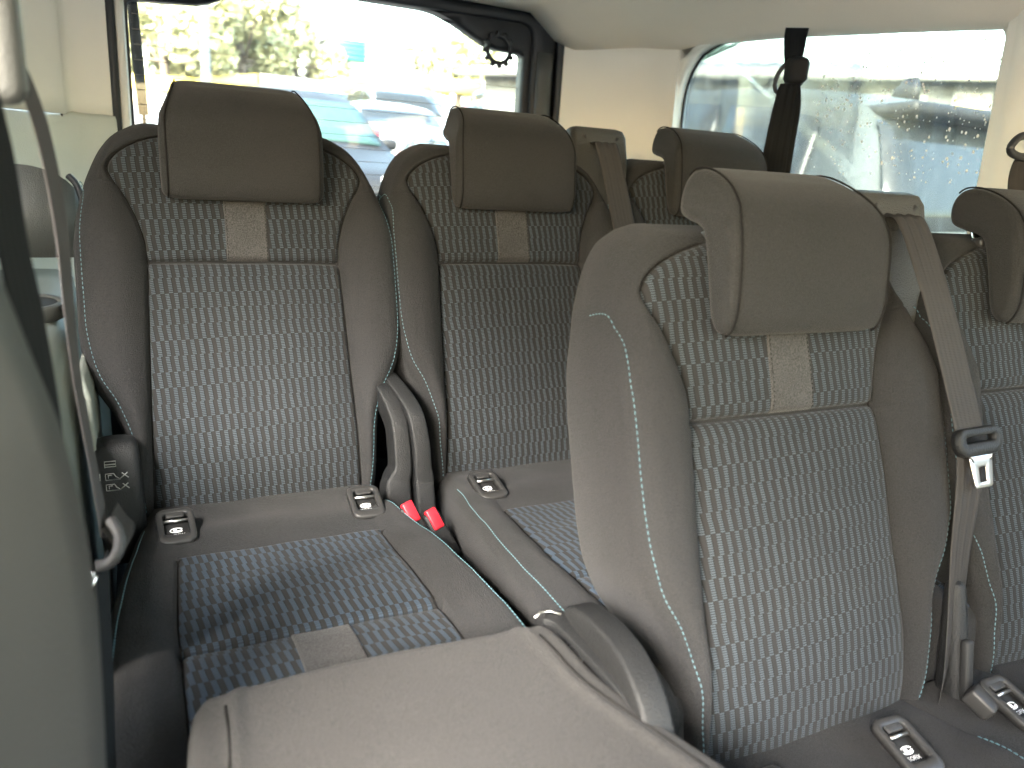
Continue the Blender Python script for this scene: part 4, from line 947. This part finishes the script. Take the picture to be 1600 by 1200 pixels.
# yellow hoarding, pale shed, teal door
hd = thing('yellow_hoarding', 'long yellow hoarding with a pale band behind the parked cars', 'hoarding', (9, 31, slope(31, 9)), (0, -.09, 0))
for i in range(14):
    x = -9+i*2.2-1
    link('hoarding_panel', rbox('hoarding_panel', (2.14, .08, .55), .02, 1), ('yellow', 'yellow', 'yellow', 'paleclad')[i % 4] if i < 10 else 'paleclad', hd, (x, 0, 1.52), (0, .10*math.sin(i*2.6), 0))
    link('hoarding_post', rbox('hoarding_post', (.1, .1, 1.5), .01, 1), 'pole', hd, (x-1.07, .1, .75))
sh = thing('pale_shed', 'pale building with a teal roller door above the yellow hoarding', 'building', (10.25, 40, 1.0))
link('wall', rbox('wall', (3.9, 6, 6.0), .05, 1, (0, 0, 1.0)), 'paleclad', sh)
rd = link('roof', mesh('roof', [(-2.0, -3.1, 4.01), (2.0, -3.1, 4.01), (2.0, 0, 4.2), (-2.0, 0, 4.2), (2.0, 3.1, 4.01), (-2.0, 3.1, 4.01)], [(0, 1, 2, 3), (3, 2, 4, 5), (0, 3, 5), (1, 4, 2), (0, 5, 4, 1)], None, False), 'roofsheet', sh)
dr = link('roller_door', rbox('roller_door', (1.45, .1, .80), .02, 1, (-1.13, -3.03, 3.55)), 'teal', sh)
for i in range(4): link('door_slat', rbox('door_slat', (1.40, .05, .17), .02, 1, (-1.13, -3.09, 3.26+i*.19)), 'teal', dr)
lpst = thing('lamp_post', 'tall grey pole rising behind the leftmost headrest beyond the parked cars', 'post', (1.62, 19.5, slope(19.5, 1.6)))
link('pole', tube('pole', [(0, 0, 0), (0, 0, 3), (0, 0, 9)], [.11, .10, .07], 10), 'pole', lpst)
link('lamp_head', rbox('lamp_head', (.9, .25, .12), .04, 2), 'pole', lpst, (.4, 0, 9))

# trees
def tree(x, y, h, rad, leafm, label, n_=2600, seed=0):
    rnd = np.random.RandomState(seed)
    t = thing('tree', label, 'tree', (x, y, slope(y, x)-.1), group='trees beyond the parking lot')
    link('trunk', tube('trunk', [(0, 0, 0), (.05, 0, h*.3), (-.05, .1, h*.6), (.1, 0, h*.9)], [.22, .17, .11, .03], 8), 'bark', t)
    limbs = []
    cl = []
    for i in range(9):
        an = rnd.rand()*6.28; rr = rad*(.35+.6*rnd.rand()); zz = h*(.42+.5*rnd.rand()); c_ = np.array([rr*math.cos(an), rr*math.sin(an), zz]); cl.append((c_, rad*(.28+.22*rnd.rand())))
        limbs.append((tube('l', [(0, 0, h*.35+.1*i), tuple(c_*[.5, .5, .9]), tuple(c_)], [.08, .05, .02], 5), None))
    cl.append((np.array([0, 0, h*.85]), rad*.5))
    for l_, _ in limbs: link('limb', l_, 'bark', t)
    V = []; F = []
    for i in range(n_):
        c_, r_ = cl[rnd.randint(len(cl))]; d = rnd.randn(3); d /= np.linalg.norm(d); p = c_+d*r_*(.55+.5*rnd.rand())
        a_ = rnd.randn(3); a_ /= np.linalg.norm(a_); b_ = np.cross(a_, rnd.randn(3)); b_ /= np.linalg.norm(b_); s_ = .13+.12*rnd.rand(); st = len(V)
        V += [p-a_*s_, p+b_*s_*.6, p+a_*s_, p-b_*s_*.6]; F.append((st, st+1, st+2, st+3))
    me = bpy.data.meshes.new('crown'); me.from_pydata([tuple(v) for v in V], [], F); link('crown', me, leafm, t)['kind'] = 'stuff'
    return t
tree(1.3, 33, 5.6, 2.6, 'leaf_y', 'yellow green tree at the left end of the rear window view', seed=1, n_=5000)
tree(4.3, 35, 5.4, 2.6, 'leaf_y', 'yellowing tree just right of the grey pole', seed=2, n_=5000)
tree(7.0, 38, 4.3, 2.0, 'leaf_y', 'low yellow green tree just left of the teal door', seed=3, n_=3600)
tree(15.6, 40, 3.6, 1.9, 'leaf_y', 'yellowing tree at the right of the pale building in the rear window', seed=4, n_=3600)
tree(2.8, 41, 6.6, 3.0, 'leaf_p', 'tall pale tree standing behind the grey pole', seed=5, n_=5000)
tree(6.2, 44, 6.2, 2.8, 'leaf_p', 'tall pale tree farthest away, between the pole and the teal door', seed=6, n_=5000)

# long low building beyond the SUV
a0, a1 = np.array([9.6, 15.8]), np.array([16.4, 7.2]); dv = a1-a0; LL = float(np.linalg.norm(dv)); ang = math.atan2(dv[1], dv[0])
lo = thing('long_shed', 'long low grey building with a weathered corrugated roof beyond the SUV', 'building', (*(a0+dv/2), GZ), (0, 0, ang))
link('wall', rbox('wall', (LL+6, 5, 3.62), .03, 1, (0, 2.5, 1.81)), 'greybrick', lo)
V = []; F = []; n_ = 150
for i in range(n_+1):
    x = -(LL+7)/2+(LL+7)*i/n_; z = .04*math.sin(i*math.pi/2*1.0001) if i % 2 else 0
    V += [(x, -.35, 3.62+z), (x, 5.4, 4.55+z), (x, -.35, 3.56+z), (x, 5.4, 4.49+z)]
for i in range(n_):
    b_ = i*4; F += [(b_, b_+4, b_+5, b_+1), (b_+2, b_+3, b_+7, b_+6), (b_, b_+2, b_+6, b_+4), (b_+1, b_+5, b_+7, b_+3)]
link('corrugated_roof', mesh('corrugated_roof', V, F, None, True), 'roofsheet', lo)
link('gutter', tube('gutter', [(-(LL+7)/2, -.42, 3.52), ((LL+7)/2, -.42, 3.52)], .07, 8), 'paleclad', lo)
for x, w_, h_, mt in ((-2.5, 1.6, 1.1, 'carglass'), (.6, .8, .9, 'paleclad'), (1.8, .5, 1.0, 'yellow'), (4.2, 1.5, 1.1, 'carglass'), (-5, 1.5, 1.1, 'carglass')):
    f_ = link('window_frame', rbox('window_frame', (w_+.14, .1, h_+.14), .02, 1), 'paleclad', lo, (x, -.03, 2.75)); link('pane', rbox('pane', (w_, .04, h_), .01, 1), mt, f_, (0, -.045, 0))
